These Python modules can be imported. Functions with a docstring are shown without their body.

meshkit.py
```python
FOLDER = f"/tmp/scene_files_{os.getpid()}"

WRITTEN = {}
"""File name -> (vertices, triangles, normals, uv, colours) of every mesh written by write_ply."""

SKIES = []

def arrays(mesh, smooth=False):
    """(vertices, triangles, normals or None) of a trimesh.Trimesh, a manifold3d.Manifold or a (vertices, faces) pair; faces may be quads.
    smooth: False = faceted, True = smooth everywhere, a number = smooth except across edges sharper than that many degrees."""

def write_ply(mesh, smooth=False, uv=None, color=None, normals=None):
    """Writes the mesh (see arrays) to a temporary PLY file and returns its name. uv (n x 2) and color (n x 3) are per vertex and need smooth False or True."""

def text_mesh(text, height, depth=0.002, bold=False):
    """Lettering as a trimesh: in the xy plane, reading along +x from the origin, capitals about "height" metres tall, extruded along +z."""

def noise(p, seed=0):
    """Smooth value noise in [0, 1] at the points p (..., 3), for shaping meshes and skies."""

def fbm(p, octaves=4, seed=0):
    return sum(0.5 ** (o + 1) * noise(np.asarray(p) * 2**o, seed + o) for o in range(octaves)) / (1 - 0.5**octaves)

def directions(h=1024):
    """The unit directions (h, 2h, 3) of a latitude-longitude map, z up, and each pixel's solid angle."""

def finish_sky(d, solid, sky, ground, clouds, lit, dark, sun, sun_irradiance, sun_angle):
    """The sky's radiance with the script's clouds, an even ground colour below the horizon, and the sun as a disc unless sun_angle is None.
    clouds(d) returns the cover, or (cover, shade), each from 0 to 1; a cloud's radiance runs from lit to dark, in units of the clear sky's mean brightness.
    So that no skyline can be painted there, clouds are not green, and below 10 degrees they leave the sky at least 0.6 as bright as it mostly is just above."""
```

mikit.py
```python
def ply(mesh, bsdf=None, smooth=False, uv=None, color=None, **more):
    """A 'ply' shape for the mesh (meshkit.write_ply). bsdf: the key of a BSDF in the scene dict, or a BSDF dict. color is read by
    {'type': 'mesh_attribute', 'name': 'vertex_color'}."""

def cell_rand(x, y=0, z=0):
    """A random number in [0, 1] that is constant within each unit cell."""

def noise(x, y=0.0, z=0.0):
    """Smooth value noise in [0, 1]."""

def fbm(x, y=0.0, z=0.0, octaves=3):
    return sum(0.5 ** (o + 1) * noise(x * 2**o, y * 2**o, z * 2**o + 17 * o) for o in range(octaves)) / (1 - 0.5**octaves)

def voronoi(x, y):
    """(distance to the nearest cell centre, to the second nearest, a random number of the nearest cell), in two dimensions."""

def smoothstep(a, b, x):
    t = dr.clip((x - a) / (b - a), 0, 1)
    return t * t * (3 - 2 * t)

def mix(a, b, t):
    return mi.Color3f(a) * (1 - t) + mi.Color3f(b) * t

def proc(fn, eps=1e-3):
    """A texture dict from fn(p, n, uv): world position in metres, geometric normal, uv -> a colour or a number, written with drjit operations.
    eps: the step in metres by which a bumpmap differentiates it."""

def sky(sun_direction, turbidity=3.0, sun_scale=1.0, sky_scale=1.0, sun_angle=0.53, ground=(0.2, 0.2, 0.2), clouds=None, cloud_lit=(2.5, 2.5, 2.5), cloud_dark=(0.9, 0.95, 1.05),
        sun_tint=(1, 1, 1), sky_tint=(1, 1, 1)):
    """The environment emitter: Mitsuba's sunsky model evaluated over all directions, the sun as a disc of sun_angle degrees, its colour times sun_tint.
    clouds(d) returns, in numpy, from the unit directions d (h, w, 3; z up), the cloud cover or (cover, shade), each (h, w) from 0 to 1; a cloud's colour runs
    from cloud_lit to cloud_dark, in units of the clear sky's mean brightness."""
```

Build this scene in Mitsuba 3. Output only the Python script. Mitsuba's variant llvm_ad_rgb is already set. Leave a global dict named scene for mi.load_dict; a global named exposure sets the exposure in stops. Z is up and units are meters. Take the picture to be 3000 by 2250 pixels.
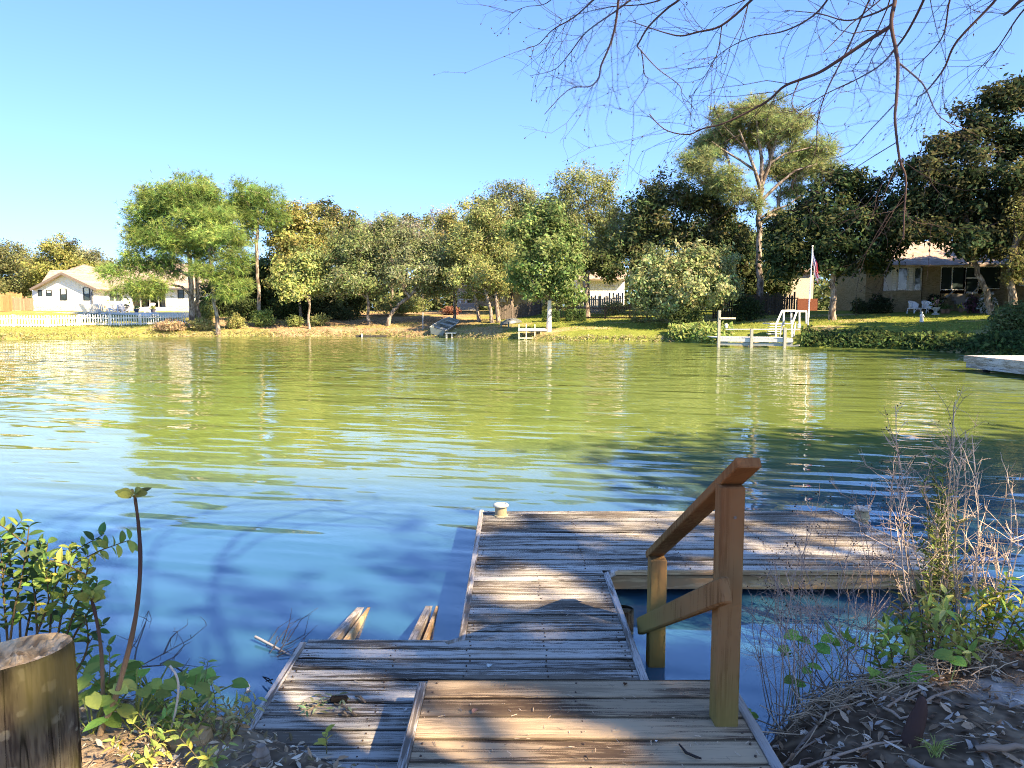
import math
import numpy as np
import shapely
import trimesh
import drjit as dr
import mitsuba as mi
import mikit
import meshkit
from mikit import noise, fbm, smoothstep, mix, cell_rand

# ---------------------------------------------------------------- camera, sky, exposure
H = 1.92                                   # the lens above the water (z = 0), metres
PITCH = math.radians(5.6)
F = 2142.0                                 # focal length in pixels of the 3000 px wide photograph
CP, SP = math.cos(PITCH), math.sin(PITCH)
T4 = mi.ScalarTransform4f
scene, labels = {}, {}
scene['camera'] = {'type': 'perspective', 'fov': math.degrees(2 * math.atan(1500 / F)), 'fov_axis': 'x', 'near_clip': 0.05, 'far_clip': 3000.0,
                   'to_world': T4().look_at(origin=[0, 0, H], target=[0, CP, H - SP], up=[0, 0, 1])}
SUN = np.array([0.70, -0.56, 0.66])
SUN = SUN / np.linalg.norm(SUN)
scene['sky'] = mikit.sky(SUN.tolist(), turbidity=3.0, sky_scale=0.66, ground=(0.12, 0.13, 0.06), sky_tint=(0.84, 0.97, 1.38), sun_tint=(1.0, 0.97, 0.9))
exposure = 3.65
rng = np.random.default_rng(7)


def P(px, py, Y):
    """The point at the forward distance Y that the photograph shows at (px, py)."""
    a, b = (px - 1500) / F, (py - 1125) / F
    t = Y / (CP - b * SP)
    return np.array([a * t, Y, H - t * (SP + b * CP)])


# ---------------------------------------------------------------- the lake and the terrain
SHORE = [(-60, 50), (-45, 51.5), (-36, 51.7), (-33.4, 54.5), (-28.7, 58), (-23.4, 58.3), (-21.5, 59), (-12.7, 59), (-5.8, 56), (0, 52.4), (0.6, 52.3), (3.75, 49.6), (10, 47.7), (12.6, 44.3),
         (16.4, 40.6), (17.8, 40.2), (20.2, 38.0), (21.4, 34.5), (22.2, 31), (24, 26), (26, 18), (22, 10), (14, 6.2), (8, 5.1), (4, 4.35), (2.6, 3.9), (1.9, 3.6), (1.35, 3.3), (1.1, 3.0), (0.97, 2.75),
         (0.2, 2.6), (-0.45, 2.75), (-1.0, 3.1), (-1.35, 3.25), (-2.5, 3.55), (-4, 4.0), (-8, 4.5), (-20, 4), (-45, 6), (-75, 20), (-80, 40)]
LAKE = shapely.Polygon(SHORE)
shapely.prepare(LAKE)
FAR = ([-30, -3, -0.5, 0, 0.5, 2, 6, 12, 18, 30, 250], [-1.6, -0.9, -0.35, 0, 0.33, 0.6, 1.12, 1.65, 2.0, 2.1, 2.6])
NEAR = ([-30, -3, -0.5, 0, 0.12, 0.3, 1, 3, 8, 20, 250], [-1.6, -0.9, -0.3, 0, 0.15, 0.25, 0.32, 0.38, 0.9, 1.7, 2.3])


def terrain(x, y):
    x, y = np.broadcast_arrays(np.asarray(x, float), np.asarray(y, float))
    pts = shapely.points(np.stack([x.ravel(), y.ravel()], 1))
    s = shapely.distance(pts, LAKE.exterior)
    s = np.where(shapely.contains(LAKE, pts), -s, s).reshape(x.shape)
    q = np.stack([x, y, x * 0], -1)
    s = s + 0.10 * (meshkit.fbm(q * 1.7, 3) - 0.5) * (np.abs(s) < 8) * np.where(y > 15, 5, 1)
    t = np.clip((y - 9) / 8, 0, 1)
    z = np.interp(s, *NEAR) * (1 - t) + np.interp(s, *FAR) * t
    rough = np.where(y > 15, 0.16 * (meshkit.fbm(q * 0.5, 4, 5) - 0.5), 0.09 * (meshkit.fbm(q * 2.3, 4, 5) - 0.5)) * np.clip(s / 0.4, 0, 1)
    z = z + rough
    under = (x > -0.40) & (x < 0.95) & (y < 3.4) & (y > -1)                # the soil stays below the landing
    return np.where(under, np.minimum(z, 0.17), z)


def tz(x, y):
    return float(terrain(x, y))


def S(px, Y, dz=0.0):
    """The ground point at the forward distance Y under the photograph's column px."""
    z = 1.0
    for _ in range(3):
        x = (px - 1500) / F * (Y * CP + (H - z) * SP)
        z = tz(x, Y)
    return np.array([x, Y, z + dz])


def unit(v):
    v = np.asarray(v, float)
    return v / (np.linalg.norm(v, axis=-1, keepdims=True) + 1e-12)


# ---------------------------------------------------------------- mesh helpers
class MB:
    """Collects pieces of ONE mesh; every piece has one colour."""

    def __init__(s, color=(0.5, 0.5, 0.5)):
        s.v, s.f, s.c, s.n, s.color = [], [], [], 0, color

    def add(s, v, f, c=None):
        v, f = np.asarray(v, float), np.asarray(f, int)
        if f.shape[1] == 4:
            f = np.vstack([f[:, [0, 1, 2]], f[:, [0, 2, 3]]])
        c = np.broadcast_to(s.color if c is None else c, (len(v), 3))
        s.v.append(v)
        s.f.append(f + s.n)
        s.c.append(c)
        s.n += len(v)
        return s

    def box(s, lo, hi, c=None, bevel=0.0):
        lo, hi = np.minimum(lo, hi), np.maximum(lo, hi)
        return s.obox((lo + hi) / 2, np.eye(3), (hi - lo) / 2, c, bevel)

    def obox(s, center, axes, half, c=None, bevel=0.0):
        half = np.asarray(half, float)
        if bevel > 0:
            b = min(bevel, half.min() * 0.8)
            pts = []
            for sg in np.ndindex(2, 2, 2):
                g = np.array(sg) * 2 - 1
                for k in range(3):
                    q = half - b
                    q[k] = half[k]
                    pts.append(g * q)
            h = trimesh.Trimesh(pts, process=False).convex_hull
            v, f = np.array(h.vertices), np.array(h.faces)
            v, f = v[f].reshape(-1, 3), np.arange(len(f) * 3).reshape(-1, 3)
        else:
            v = np.array([[x, y, z] for x in (-1, 1) for y in (-1, 1) for z in (-1, 1)]) * half
            f = np.array([[0, 1, 3, 2], [4, 6, 7, 5], [0, 4, 5, 1], [2, 3, 7, 6], [0, 2, 6, 4], [1, 5, 7, 3]])
            v, f = v[f].reshape(-1, 3), np.arange(24).reshape(-1, 4)
        return s.add(v @ np.asarray(axes) + center, f, c)

    def beam(s, p0, p1, w, h, c=None, bevel=0.0, up=(0, 0, 1)):
        """A straight timber from p0 to p1, w wide across and h deep along up."""
        p0, p1 = np.asarray(p0, float), np.asarray(p1, float)
        d = unit(p1 - p0)
        a = unit(np.cross(d, up)) if abs(d @ np.asarray(up)) < 0.999 else np.array([1.0, 0, 0])
        return s.obox((p0 + p1) / 2, np.array([d, a, np.cross(a, d)]), [np.linalg.norm(p1 - p0) / 2, w / 2, h / 2], c, bevel)

    def tube(s, pts, r, sides=6, c=None, cap=True):
        p = np.asarray(pts, float)
        r = np.broadcast_to(np.asarray(r, float), (len(p),))
        t = unit(np.gradient(p, axis=0))
        ref = np.array([0.31, 0.17, 0.94]) if abs(t[:, 2]).mean() < 0.8 else np.array([1.0, 0.1, 0])
        a = unit(np.cross(t, ref))
        b = np.cross(t, a)
        ang = np.arange(sides) * 2 * np.pi / sides
        v = p[:, None] + r[:, None, None] * (np.cos(ang)[None, :, None] * a[:, None] + np.sin(ang)[None, :, None] * b[:, None])
        v = v.reshape(-1, 3)
        i, j = np.meshgrid(np.arange(len(p) - 1), np.arange(sides), indexing='ij')
        q = np.stack([i * sides + j, i * sides + (j + 1) % sides, (i + 1) * sides + (j + 1) % sides, (i + 1) * sides + j], -1).reshape(-1, 4)
        f = np.vstack([q[:, [0, 1, 2]], q[:, [0, 2, 3]]])
        if cap:
            n = len(v)
            v = np.vstack([v, p[:1], p[-1:]])
            k = np.arange(sides)
            f = np.vstack([f, np.stack([(k + 1) % sides, k, k * 0 + n], 1), np.stack([n - sides + k, n - sides + (k + 1) % sides, k * 0 + n + 1], 1)])
        return s.add(v, f, c)

    def lathe(s, profile, at=(0, 0, 0), sides=20, c=None):
        pr = np.asarray(profile, float)
        ang = np.arange(sides) * 2 * np.pi / sides
        v = np.stack([pr[:, :1] * np.cos(ang), pr[:, :1] * np.sin(ang), np.repeat(pr[:, 1:], sides, 1)], -1).reshape(-1, 3) + np.asarray(at)
        i, j = np.meshgrid(np.arange(len(pr) - 1), np.arange(sides), indexing='ij')
        q = np.stack([i * sides + j, i * sides + (j + 1) % sides, (i + 1) * sides + (j + 1) % sides, (i + 1) * sides + j], -1).reshape(-1, 4)
        return s.add(v, q, c)

    def poly(s, pts, c=None):
        pts = np.asarray(pts, float)
        k = len(pts)
        return s.add(pts, [[0, i, i + 1] for i in range(1, k - 1)], c)

    def slab(s, pts, thick, c=None):
        """A convex flat panel of real thickness, given its top outline."""
        pts = np.asarray(pts, float)
        n = unit(np.cross(pts[1] - pts[0], pts[2] - pts[0]))
        low = pts - n * thick
        k = len(pts)
        s.poly(pts, c)
        s.poly(low[::-1], c)
        for i in range(k):
            j = (i + 1) % k
            s.add([pts[i], low[i], low[j], pts[j]], [[0, 1, 2, 3]], c)
        return s

    def mesh(s):
        return np.vstack(s.v), np.vstack(s.f), np.vstack(s.c)


def numbered(key):
    if key not in used:
        used.add(key)
        return key
    k = counts.get(key, 0)
    while True:
        k += 1
        name = f'{key}_{k:03d}'
        if name not in used:
            counts[key] = k
            used.add(name)
            return name


used, counts = set(), {}


def thing(name, label, cat, group=None, kind=None):
    key = numbered(name)
    labels[key] = {'label': label, 'category': cat}
    if group:
        labels[key]['group'] = group
    if kind:
        labels[key]['kind'] = kind
    return key


def put(key, mb, bsdf, smooth=False):
    v, f, c = mb.mesh() if isinstance(mb, MB) else mb
    if bsdf in VERTEX_COLOUR and not isinstance(smooth, bool):
        smooth = False
    scene[key] = mikit.ply((v, f), bsdf, smooth=smooth, color=c if bsdf in VERTEX_COLOUR else None)


def part(parent, name, mb, bsdf='matte', smooth=False, label=None, kind=None):
    key = numbered(parent + '__' + name)
    put(key, mb, bsdf, smooth)
    if label or kind:
        labels[key] = {}
        if label:
            labels[key]['label'] = label
        if kind:
            labels[key]['kind'] = kind
    return key


def single(name, label, cat, mb, bsdf='matte', smooth=False, group=None, kind=None):
    key = thing(name, label, cat, group, kind)
    put(key, mb, bsdf, smooth)
    return key


def structure(name, mb, bsdf, smooth=False, label=None):
    key = numbered(name)
    put(key, mb, bsdf, smooth)
    labels[key] = {'kind': 'structure'}
    if label:
        labels[key]['label'] = label
    return key


# ---------------------------------------------------------------- materials
VERTEX_COLOUR = {'matte', 'leaf', 'gloss_leaf', 'paint'}
VC = {'type': 'mesh_attribute', 'name': 'vertex_color'}
scene['matte'] = {'type': 'twosided', 'b': {'type': 'diffuse', 'reflectance': VC}}
scene['paint'] = {'type': 'twosided', 'b': {'type': 'principled', 'base_color': VC, 'roughness': 0.4, 'specular': 0.5}}
scene['leaf'] = {'type': 'principledthin', 'base_color': VC, 'roughness': 0.6, 'diff_trans': 0.85, 'eta': 1.35}
scene['gloss_leaf'] = {'type': 'principledthin', 'base_color': VC, 'roughness': 0.32, 'diff_trans': 0.6, 'eta': 1.4}
scene['pane'] = {'type': 'twosided', 'b': {'type': 'principled', 'base_color': {'type': 'rgb', 'value': [0.03, 0.045, 0.045]}, 'roughness': 0.06, 'specular': 0.7}}


def wood(axis, pale, dark, tint, pitch, amount, lichen=0.0, origin=None):
    """Weathered timber with its grain along one axis: (colour function, relief function)."""

    def coords(p):
        if axis == 'x':
            return p.x, p.y, p.z
        if axis == 'y':
            return p.y, p.x, p.z
        return p.z, p.x + 0.37 * p.y, p.y

    def streak(p):
        a, b, c = coords(p)
        board = cell_rand(dr.floor((b - (origin or 0.0)) / pitch), 3)
        s = 0.36 * noise(a * 3.0 + board * 9, b * 80, c * 30) + 0.34 * noise(a * 8.0, b * 210 + board * 50, c * 60) + 0.3 * noise(a * 28, b * 420, c * 90)
        return s, board, a, b

    def colour(p, n, uv):
        s, board, a, b = streak(p)
        blot = fbm(a * 2.2 + board * 5, b * 6, 0.0, octaves=4)
        t = smoothstep(0.33, 0.64, s + (blot - 0.5) * 0.55 + (board - 0.5) * 0.10)
        col = mix(dark, pale, t)
        col = mix(col, tint, amount * smoothstep(0.45, 0.7, fbm(a * 1.1 + 30, b * 2.5 + board * 4, 0.0, octaves=3)))
        if lichen:
            col = mix(col, (0.25, 0.20, 0.06), lichen * smoothstep(0.80, 0.30, p.z + (blot - 0.5) * 0.5))
        if origin is not None:                                          # dirt that gathers in the joints
            e = (b - origin) / pitch
            e = e - dr.floor(e)
            col = col * (0.25 + 0.75 * smoothstep(0.0, 0.07, e) * smoothstep(0.95, 0.84, e))
        return col * (0.8 + 0.4 * board)

    def relief(p, n, uv):
        s, board, a, b = streak(p)
        crack = smoothstep(0.70, 0.80, noise(a * 1.3 + board * 20, b * 48, 0.0))
        return s * 1.0 - crack * 0.9

    return {'type': 'twosided', 'b': {'type': 'bumpmap', 'scale': 0.0022, 't': mikit.proc(relief, 0.0008), 'b': {'type': 'diffuse', 'reflectance': mikit.proc(colour)}}}


PB = 0.1055                                                              # pitch of the dock boards
scene['deck_wood'] = wood('x', (0.475, 0.455, 0.40), (0.10, 0.085, 0.068), (0.42, 0.34, 0.24), PB, 0.3, origin=2.05)
scene['trim_wood'] = wood('y', (0.48, 0.45, 0.41), (0.16, 0.135, 0.11), (0.44, 0.35, 0.24), 0.3, 0.3)
scene['landing_wood'] = wood('x', (0.40, 0.30, 0.19), (0.10, 0.07, 0.048), (0.50, 0.38, 0.24), 0.146, 0.5, origin=3.02)
scene['rail_wood'] = wood('z', (0.25, 0.145, 0.065), (0.15, 0.08, 0.035), (0.25, 0.10, 0.04), 5.0, 0.5, 0.7)
scene['beam_wood'] = wood('x', (0.66, 0.46, 0.24), (0.42, 0.26, 0.13), (0.55, 0.33, 0.15), 0.4, 0.5)


def log_colour(p, n, uv):
    s = 0.35 * noise(p.x * 55 + p.y * 40, p.y * 55 - p.x * 30, p.z * 3) + 0.35 * noise(p.x * 170, p.y * 170, p.z * 8) + 0.3 * noise(p.x * 420, p.y * 420, p.z * 40)
    crack = noise(p.x * 34 + p.y * 27, p.y * 34 - p.x * 21, p.z * 0.7)
    col = mix((0.045, 0.036, 0.028), (0.135, 0.115, 0.08), smoothstep(0.3, 0.7, s))
    spots = smoothstep(0.62, 0.72, fbm(p.x * 28, p.y * 28, p.z * 22, octaves=3))
    col = mix(col, (0.28, 0.26, 0.18), spots * 0.6) * (1 - 0.65 * smoothstep(0.86, 1.02, p.z + 0.15 * (s - 0.5)))
    col = col * (0.25 + 0.75 * smoothstep(0.0, 0.022, dr.abs(crack - 0.5)))
    return mix(col, (0.14, 0.125, 0.05), 0.5 * smoothstep(0.45, 0.65, fbm(p.x * 7, p.y * 7, p.z * 4)))


def log_relief(p, n, uv):
    return noise(p.x * 60 + p.y * 45, p.y * 60 - p.x * 30, p.z * 2.5) + 0.4 * noise(p.x * 150, p.y * 150, p.z * 20)


scene['log_wood'] = {'type': 'twosided', 'b': {'type': 'bumpmap', 'scale': 0.004, 't': mikit.proc(log_relief, 0.001), 'b': {'type': 'diffuse', 'reflectance': mikit.proc(log_colour)}}}


def bark_colour(p, n, uv):
    s = 0.55 * noise(p.x * 9, p.y * 9, p.z * 2.2) + 0.45 * noise(p.x * 24, p.y * 24, p.z * 7)
    return mix((0.11, 0.085, 0.065), (0.40, 0.34, 0.28), smoothstep(0.3, 0.75, s))


scene['bark'] = {'type': 'twosided', 'b': {'type': 'diffuse', 'reflectance': mikit.proc(bark_colour)}}


def ground_colour(p, n, uv):
    x, y = p.x, p.y
    n1, n2, n3 = fbm(x * 0.22, y * 0.4, octaves=4), fbm(x * 1.6, y * 1.6, octaves=3), noise(x * 6, y * 6)
    lawn_l = mix((0.31, 0.29, 0.09), (0.23, 0.235, 0.08), n2)
    straw = mix(mix((0.40, 0.30, 0.18), (0.24, 0.16, 0.09), n2), (0.26, 0.24, 0.09), smoothstep(0.5, 0.62, n1))
    lawn_r = mix(mix((0.15, 0.19, 0.035), (0.23, 0.25, 0.06), n2), (0.36, 0.29, 0.14), smoothstep(0.55, 0.68, n1))
    far = mix(lawn_l, straw, smoothstep(-29, -26, x + (n2 - 0.5) * 3))
    far = mix(far, lawn_r, smoothstep(-7, 0, x + (n1 - 0.5) * 8))
    far = far * (0.8 + 0.4 * n3)
    m1, m2, m3 = fbm(x * 2.5, y * 2.5, octaves=4), noise(x * 38, y * 38), fbm(x * 14, y * 14, octaves=3)
    soil = mix((0.095, 0.066, 0.043), (0.30, 0.22, 0.14), smoothstep(0.3, 0.75, 0.5 * m1 + 0.5 * m3)) * (0.7 + 0.6 * m2)
    spot = dr.sqrt(dr.square((x - 2.55) / 0.55) + dr.square((y - 2.98) / 0.17))
    sand = mix(soil, (0.60, 0.56, 0.50), smoothstep(1.25, 0.6, spot + (m1 - 0.5) * 1.6) * (0.35 + 0.65 * m3))
    sand = mix(sand, (0.40, 0.31, 0.21), smoothstep(-0.7, -1.2, x) * (0.3 + 0.7 * m3))
    return mix(sand, far, smoothstep(11, 14, y))


def ground_relief(p, n, uv):
    return fbm(p.x * 18, p.y * 18, octaves=4)


scene['soil'] = {'type': 'twosided', 'b': {'type': 'bumpmap', 'scale': 0.035, 't': mikit.proc(ground_relief, 0.004), 'b': {'type': 'diffuse', 'reflectance': mikit.proc(ground_colour)}}}


def water_relief(p, n, uv):
    x, y = p.x, p.y
    wx = x + 1.5 * noise(x * 0.15, y * 0.2)
    far = smoothstep(4, 22, y)
    long_ = noise(wx * 0.35 - y * 0.10, y * 1.25 + x * 0.30, 3.0) * (0.012 + 0.018 * far)
    mid = noise(wx * 1.1 + y * 0.3, y * (5.2 - 1.2 * far) + x * 0.95, 7.0) * (0.014 + 0.0 * far)
    small = noise(x * 2.6 - y * 0.9, y * 10.0 + x * 2.2, 11.0) * (0.0034 + 0.0016 * far)
    gust = 0.45 + 0.9 * fbm(x * 0.05, y * 0.07, octaves=2)
    return (long_ + mid + small) * gust


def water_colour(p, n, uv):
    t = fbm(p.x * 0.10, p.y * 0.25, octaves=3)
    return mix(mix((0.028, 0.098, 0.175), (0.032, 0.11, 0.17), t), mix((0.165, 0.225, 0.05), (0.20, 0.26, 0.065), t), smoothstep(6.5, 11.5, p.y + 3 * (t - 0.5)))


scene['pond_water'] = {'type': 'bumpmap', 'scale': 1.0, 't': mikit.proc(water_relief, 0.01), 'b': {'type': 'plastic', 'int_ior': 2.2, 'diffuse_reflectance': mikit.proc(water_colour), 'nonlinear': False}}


def shingle_colour(p, n, uv):
    row = dr.floor(p.z / 0.11)
    r = cell_rand(dr.floor(p.x / 0.34 + row * 0.5), row, 5)
    edge = smoothstep(0.0, 0.25, p.z / 0.11 - row)
    return mix((0.33, 0.25, 0.19), (0.50, 0.40, 0.32), r) * (0.75 + 0.25 * edge)


scene['shingle'] = {'type': 'twosided', 'b': {'type': 'diffuse', 'reflectance': mikit.proc(shingle_colour)}}


def brick(mortar, dark, pale):
    def fn(p, n, uv):
        u = dr.select(dr.abs(n.y) > 0.5, p.x, p.y)
        row = dr.floor(p.z / 0.078)
        c = u / 0.225 + 0.5 * row
        a, b = c - dr.floor(c), p.z / 0.078 - row
        joint = (a < 0.05) | (b < 0.14)
        return dr.select(joint, mi.Color3f(mortar), mix(dark, pale, cell_rand(dr.floor(c), row, 9)))

    return {'type': 'twosided', 'b': {'type': 'diffuse', 'reflectance': mikit.proc(fn)}}


scene['white_brick'] = brick((0.75, 0.72, 0.68), (0.38, 0.30, 0.27), (0.72, 0.66, 0.62))
scene['tan_brick'] = brick((0.34, 0.29, 0.19), (0.24, 0.19, 0.10), (0.36, 0.29, 0.17))

# ---------------------------------------------------------------- ground and water
def axis(*runs):
    return np.unique(np.round(np.concatenate([np.arange(a, b, s) for a, b, s in runs]), 4))


gx = axis((-900, -120, 60), (-120, -60, 6), (-60, -8, 0.9), (-8, -3, 0.25), (-3, 3.5, 0.055), (3.5, 8, 0.25), (8, 45, 0.9), (45, 120, 6), (120, 901, 60))
gy = axis((-900, -60, 60), (-60, -4, 4), (-4, 1, 0.4), (1, 4.4, 0.055), (4.4, 8, 0.3), (8, 28, 1.2), (28, 76, 0.55), (76, 130, 4), (130, 1300, 60))
GX, GY = np.meshgrid(gx, gy)
GZ = terrain(GX, GY)
ii, jj = np.meshgrid(np.arange(len(gy) - 1), np.arange(len(gx) - 1), indexing='ij')
gq = np.stack([ii * len(gx) + jj, ii * len(gx) + jj + 1, (ii + 1) * len(gx) + jj + 1, (ii + 1) * len(gx) + jj], -1).reshape(-1, 4)
structure('ground', MB().add(np.stack([GX, GY, GZ], -1).reshape(-1, 3), gq), 'soil', True, 'sloping lake bank with lawn, pine straw, bare soil and sand')
wv = np.array([[-95, -2, 0], [45, -2, 0], [45, 75, 0], [-95, 75, 0.0]])
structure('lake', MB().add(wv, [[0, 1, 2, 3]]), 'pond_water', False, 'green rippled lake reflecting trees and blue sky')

# ================================================================ the near dock
ZD, ZL = 0.19, 0.34                                                      # tops of the dock and of the landing
dock = thing('dock', 'weathered grey plank dock with walkway and wide end deck reaching into the lake', 'dock')


def plank(parent, x0, x1, y0, y1, ztop, thick, bsdf, seed, notch=None):
    r = np.random.default_rng(seed)
    dz = r.uniform(-0.003, 0.003)
    n = 14
    xs = np.linspace(x0, x1, n)
    w0 = np.interp(xs, np.linspace(x0, x1, 6), r.uniform(-0.0016, 0.0016, 6))
    w1 = np.interp(xs, np.linspace(x0, x1, 6), r.uniform(-0.0016, 0.0016, 6))
    if notch:
        g = np.exp(-((xs - notch[0]) / notch[1]) ** 4)
        w1 = w1 - notch[2] * g
    warp = r.uniform(-0.003, 0.003) * np.linspace(-1, 1, n) + 0.002 * np.sin(xs * r.uniform(1, 3) + r.uniform(0, 6))
    b = 0.006
    za, zb = ztop + dz + warp, ztop - thick
    rows = np.stack([np.stack([xs, y0 + w0, xs * 0 + zb], 1), np.stack([xs, y0 + w0, za - b], 1), np.stack([xs, y0 + w0 + b, za], 1), np.stack([xs, y1 + w1 - b, za], 1), np.stack([xs, y1 + w1, za - b], 1),
                     np.stack([xs, y1 + w1, xs * 0 + zb], 1)], 1)
    v = rows.reshape(-1, 3)
    f = [[i * 6 + k, (i + 1) * 6 + k, (i + 1) * 6 + (k + 1) % 6, i * 6 + (k + 1) % 6] for i in range(n - 1) for k in range(6)]
    e = (n - 1) * 6
    mb = MB().add(v, f)
    mb.add(v[:6], [[0, 1, 2, 3], [0, 3, 4, 5]]).add(v[e:], [[3, 2, 1, 0], [5, 4, 3, 0]])
    return part(parent, 'plank', mb, bsdf, 25 and False)


XL, XR = -0.245, 0.605                                                   # walkway between its side trims
k = 0
y = 2.05
while y < 6.2:
    y1 = y + PB
    seed = 100 + k
    if y < 3.66:                                                         # the left deck
        plank(dock, -1.075, XR + (0.0 if y > 3.0 else -0.02), y, y1 - 0.009, ZD, 0.028, 'deck_wood', seed)
    elif y < 4.74:                                                       # the walkway
        plank(dock, XL, XR, y, y1 - 0.009, ZD, 0.028, 'deck_wood', seed)
    else:                                                                # the end deck
        xr = np.interp(y, [4.75, 6.26], [3.05, 2.76])
        hole = (0.36, 0.26, 0.030) if 5.60 < y < 5.70 else ((0.55, 0.3, 0.018) if 5.50 < y < 5.60 else None)
        plank(dock, XL, xr, y, y1 - 0.009, ZD, 0.028, 'deck_wood', seed, hole)
    y = y1
    k += 1
YE = y                                                                    # far end of the deck
for a, b, nm in (((XL - 0.021, 3.72), (XL - 0.021, YE), 'edge_trim'), ((XR + 0.021, 3.02), (XR + 0.021, 4.72), 'edge_trim'), ((-1.096, 2.2), (-1.096, 3.69), 'edge_trim')):
    part(dock, nm, MB().beam([*a, ZD - 0.012], [*b, ZD - 0.012], 0.038, 0.04, bevel=0.004), 'trim_wood')
part(dock, 'edge_trim', MB().beam([XR + 0.015, 4.70, ZD - 0.012], [XR + 0.10, 4.79, ZD - 0.012], 0.034, 0.036, bevel=0.004), 'trim_wood')
part(dock, 'edge_trim', MB().beam([XL - 0.10, 3.685, ZD - 0.013], [XL - 0.02, 3.745, ZD - 0.013], 0.034, 0.036, bevel=0.004), 'trim_wood')
part(dock, 'edge_trim', MB().beam([XR + 0.08, 4.765, ZD - 0.011], [3.06, 4.765, ZD - 0.011], 0.03, 0.026, bevel=0.004), 'beam_wood')
part(dock, 'edge_trim', MB().beam([3.075, 4.78, ZD - 0.012], [2.785, YE, ZD - 0.012], 0.038, 0.04, bevel=0.004), 'trim_wood')
part(dock, 'beam', MB().beam([XR + 0.06, 4.80, 0.103], [2.98, 4.80, 0.103], 0.04, 0.092, bevel=0.005), 'beam_wood', label='pale timber beam under the near edge of the end deck')
for yy in (5.5, 6.2):
    part(dock, 'beam', MB().beam([XL + 0.05, yy, 0.105], [2.75, yy, 0.105], 0.04, 0.09), 'beam_wood')
for xx in (XL + 0.02, XR - 0.02):
    part(dock, 'joist', MB().beam([xx, 2.1, 0.115], [xx, YE - 0.05, 0.115], 0.04, 0.09), 'trim_wood')
part(dock, 'joist', MB().beam([-1.05, 2.3, 0.115], [-1.05, 3.64, 0.115], 0.04, 0.09), 'trim_wood')
part(dock, 'joist', MB().beam([-1.06, 3.64, 0.105], [XL - 0.02, 3.64, 0.105], 0.04, 0.11), 'trim_wood')
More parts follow.
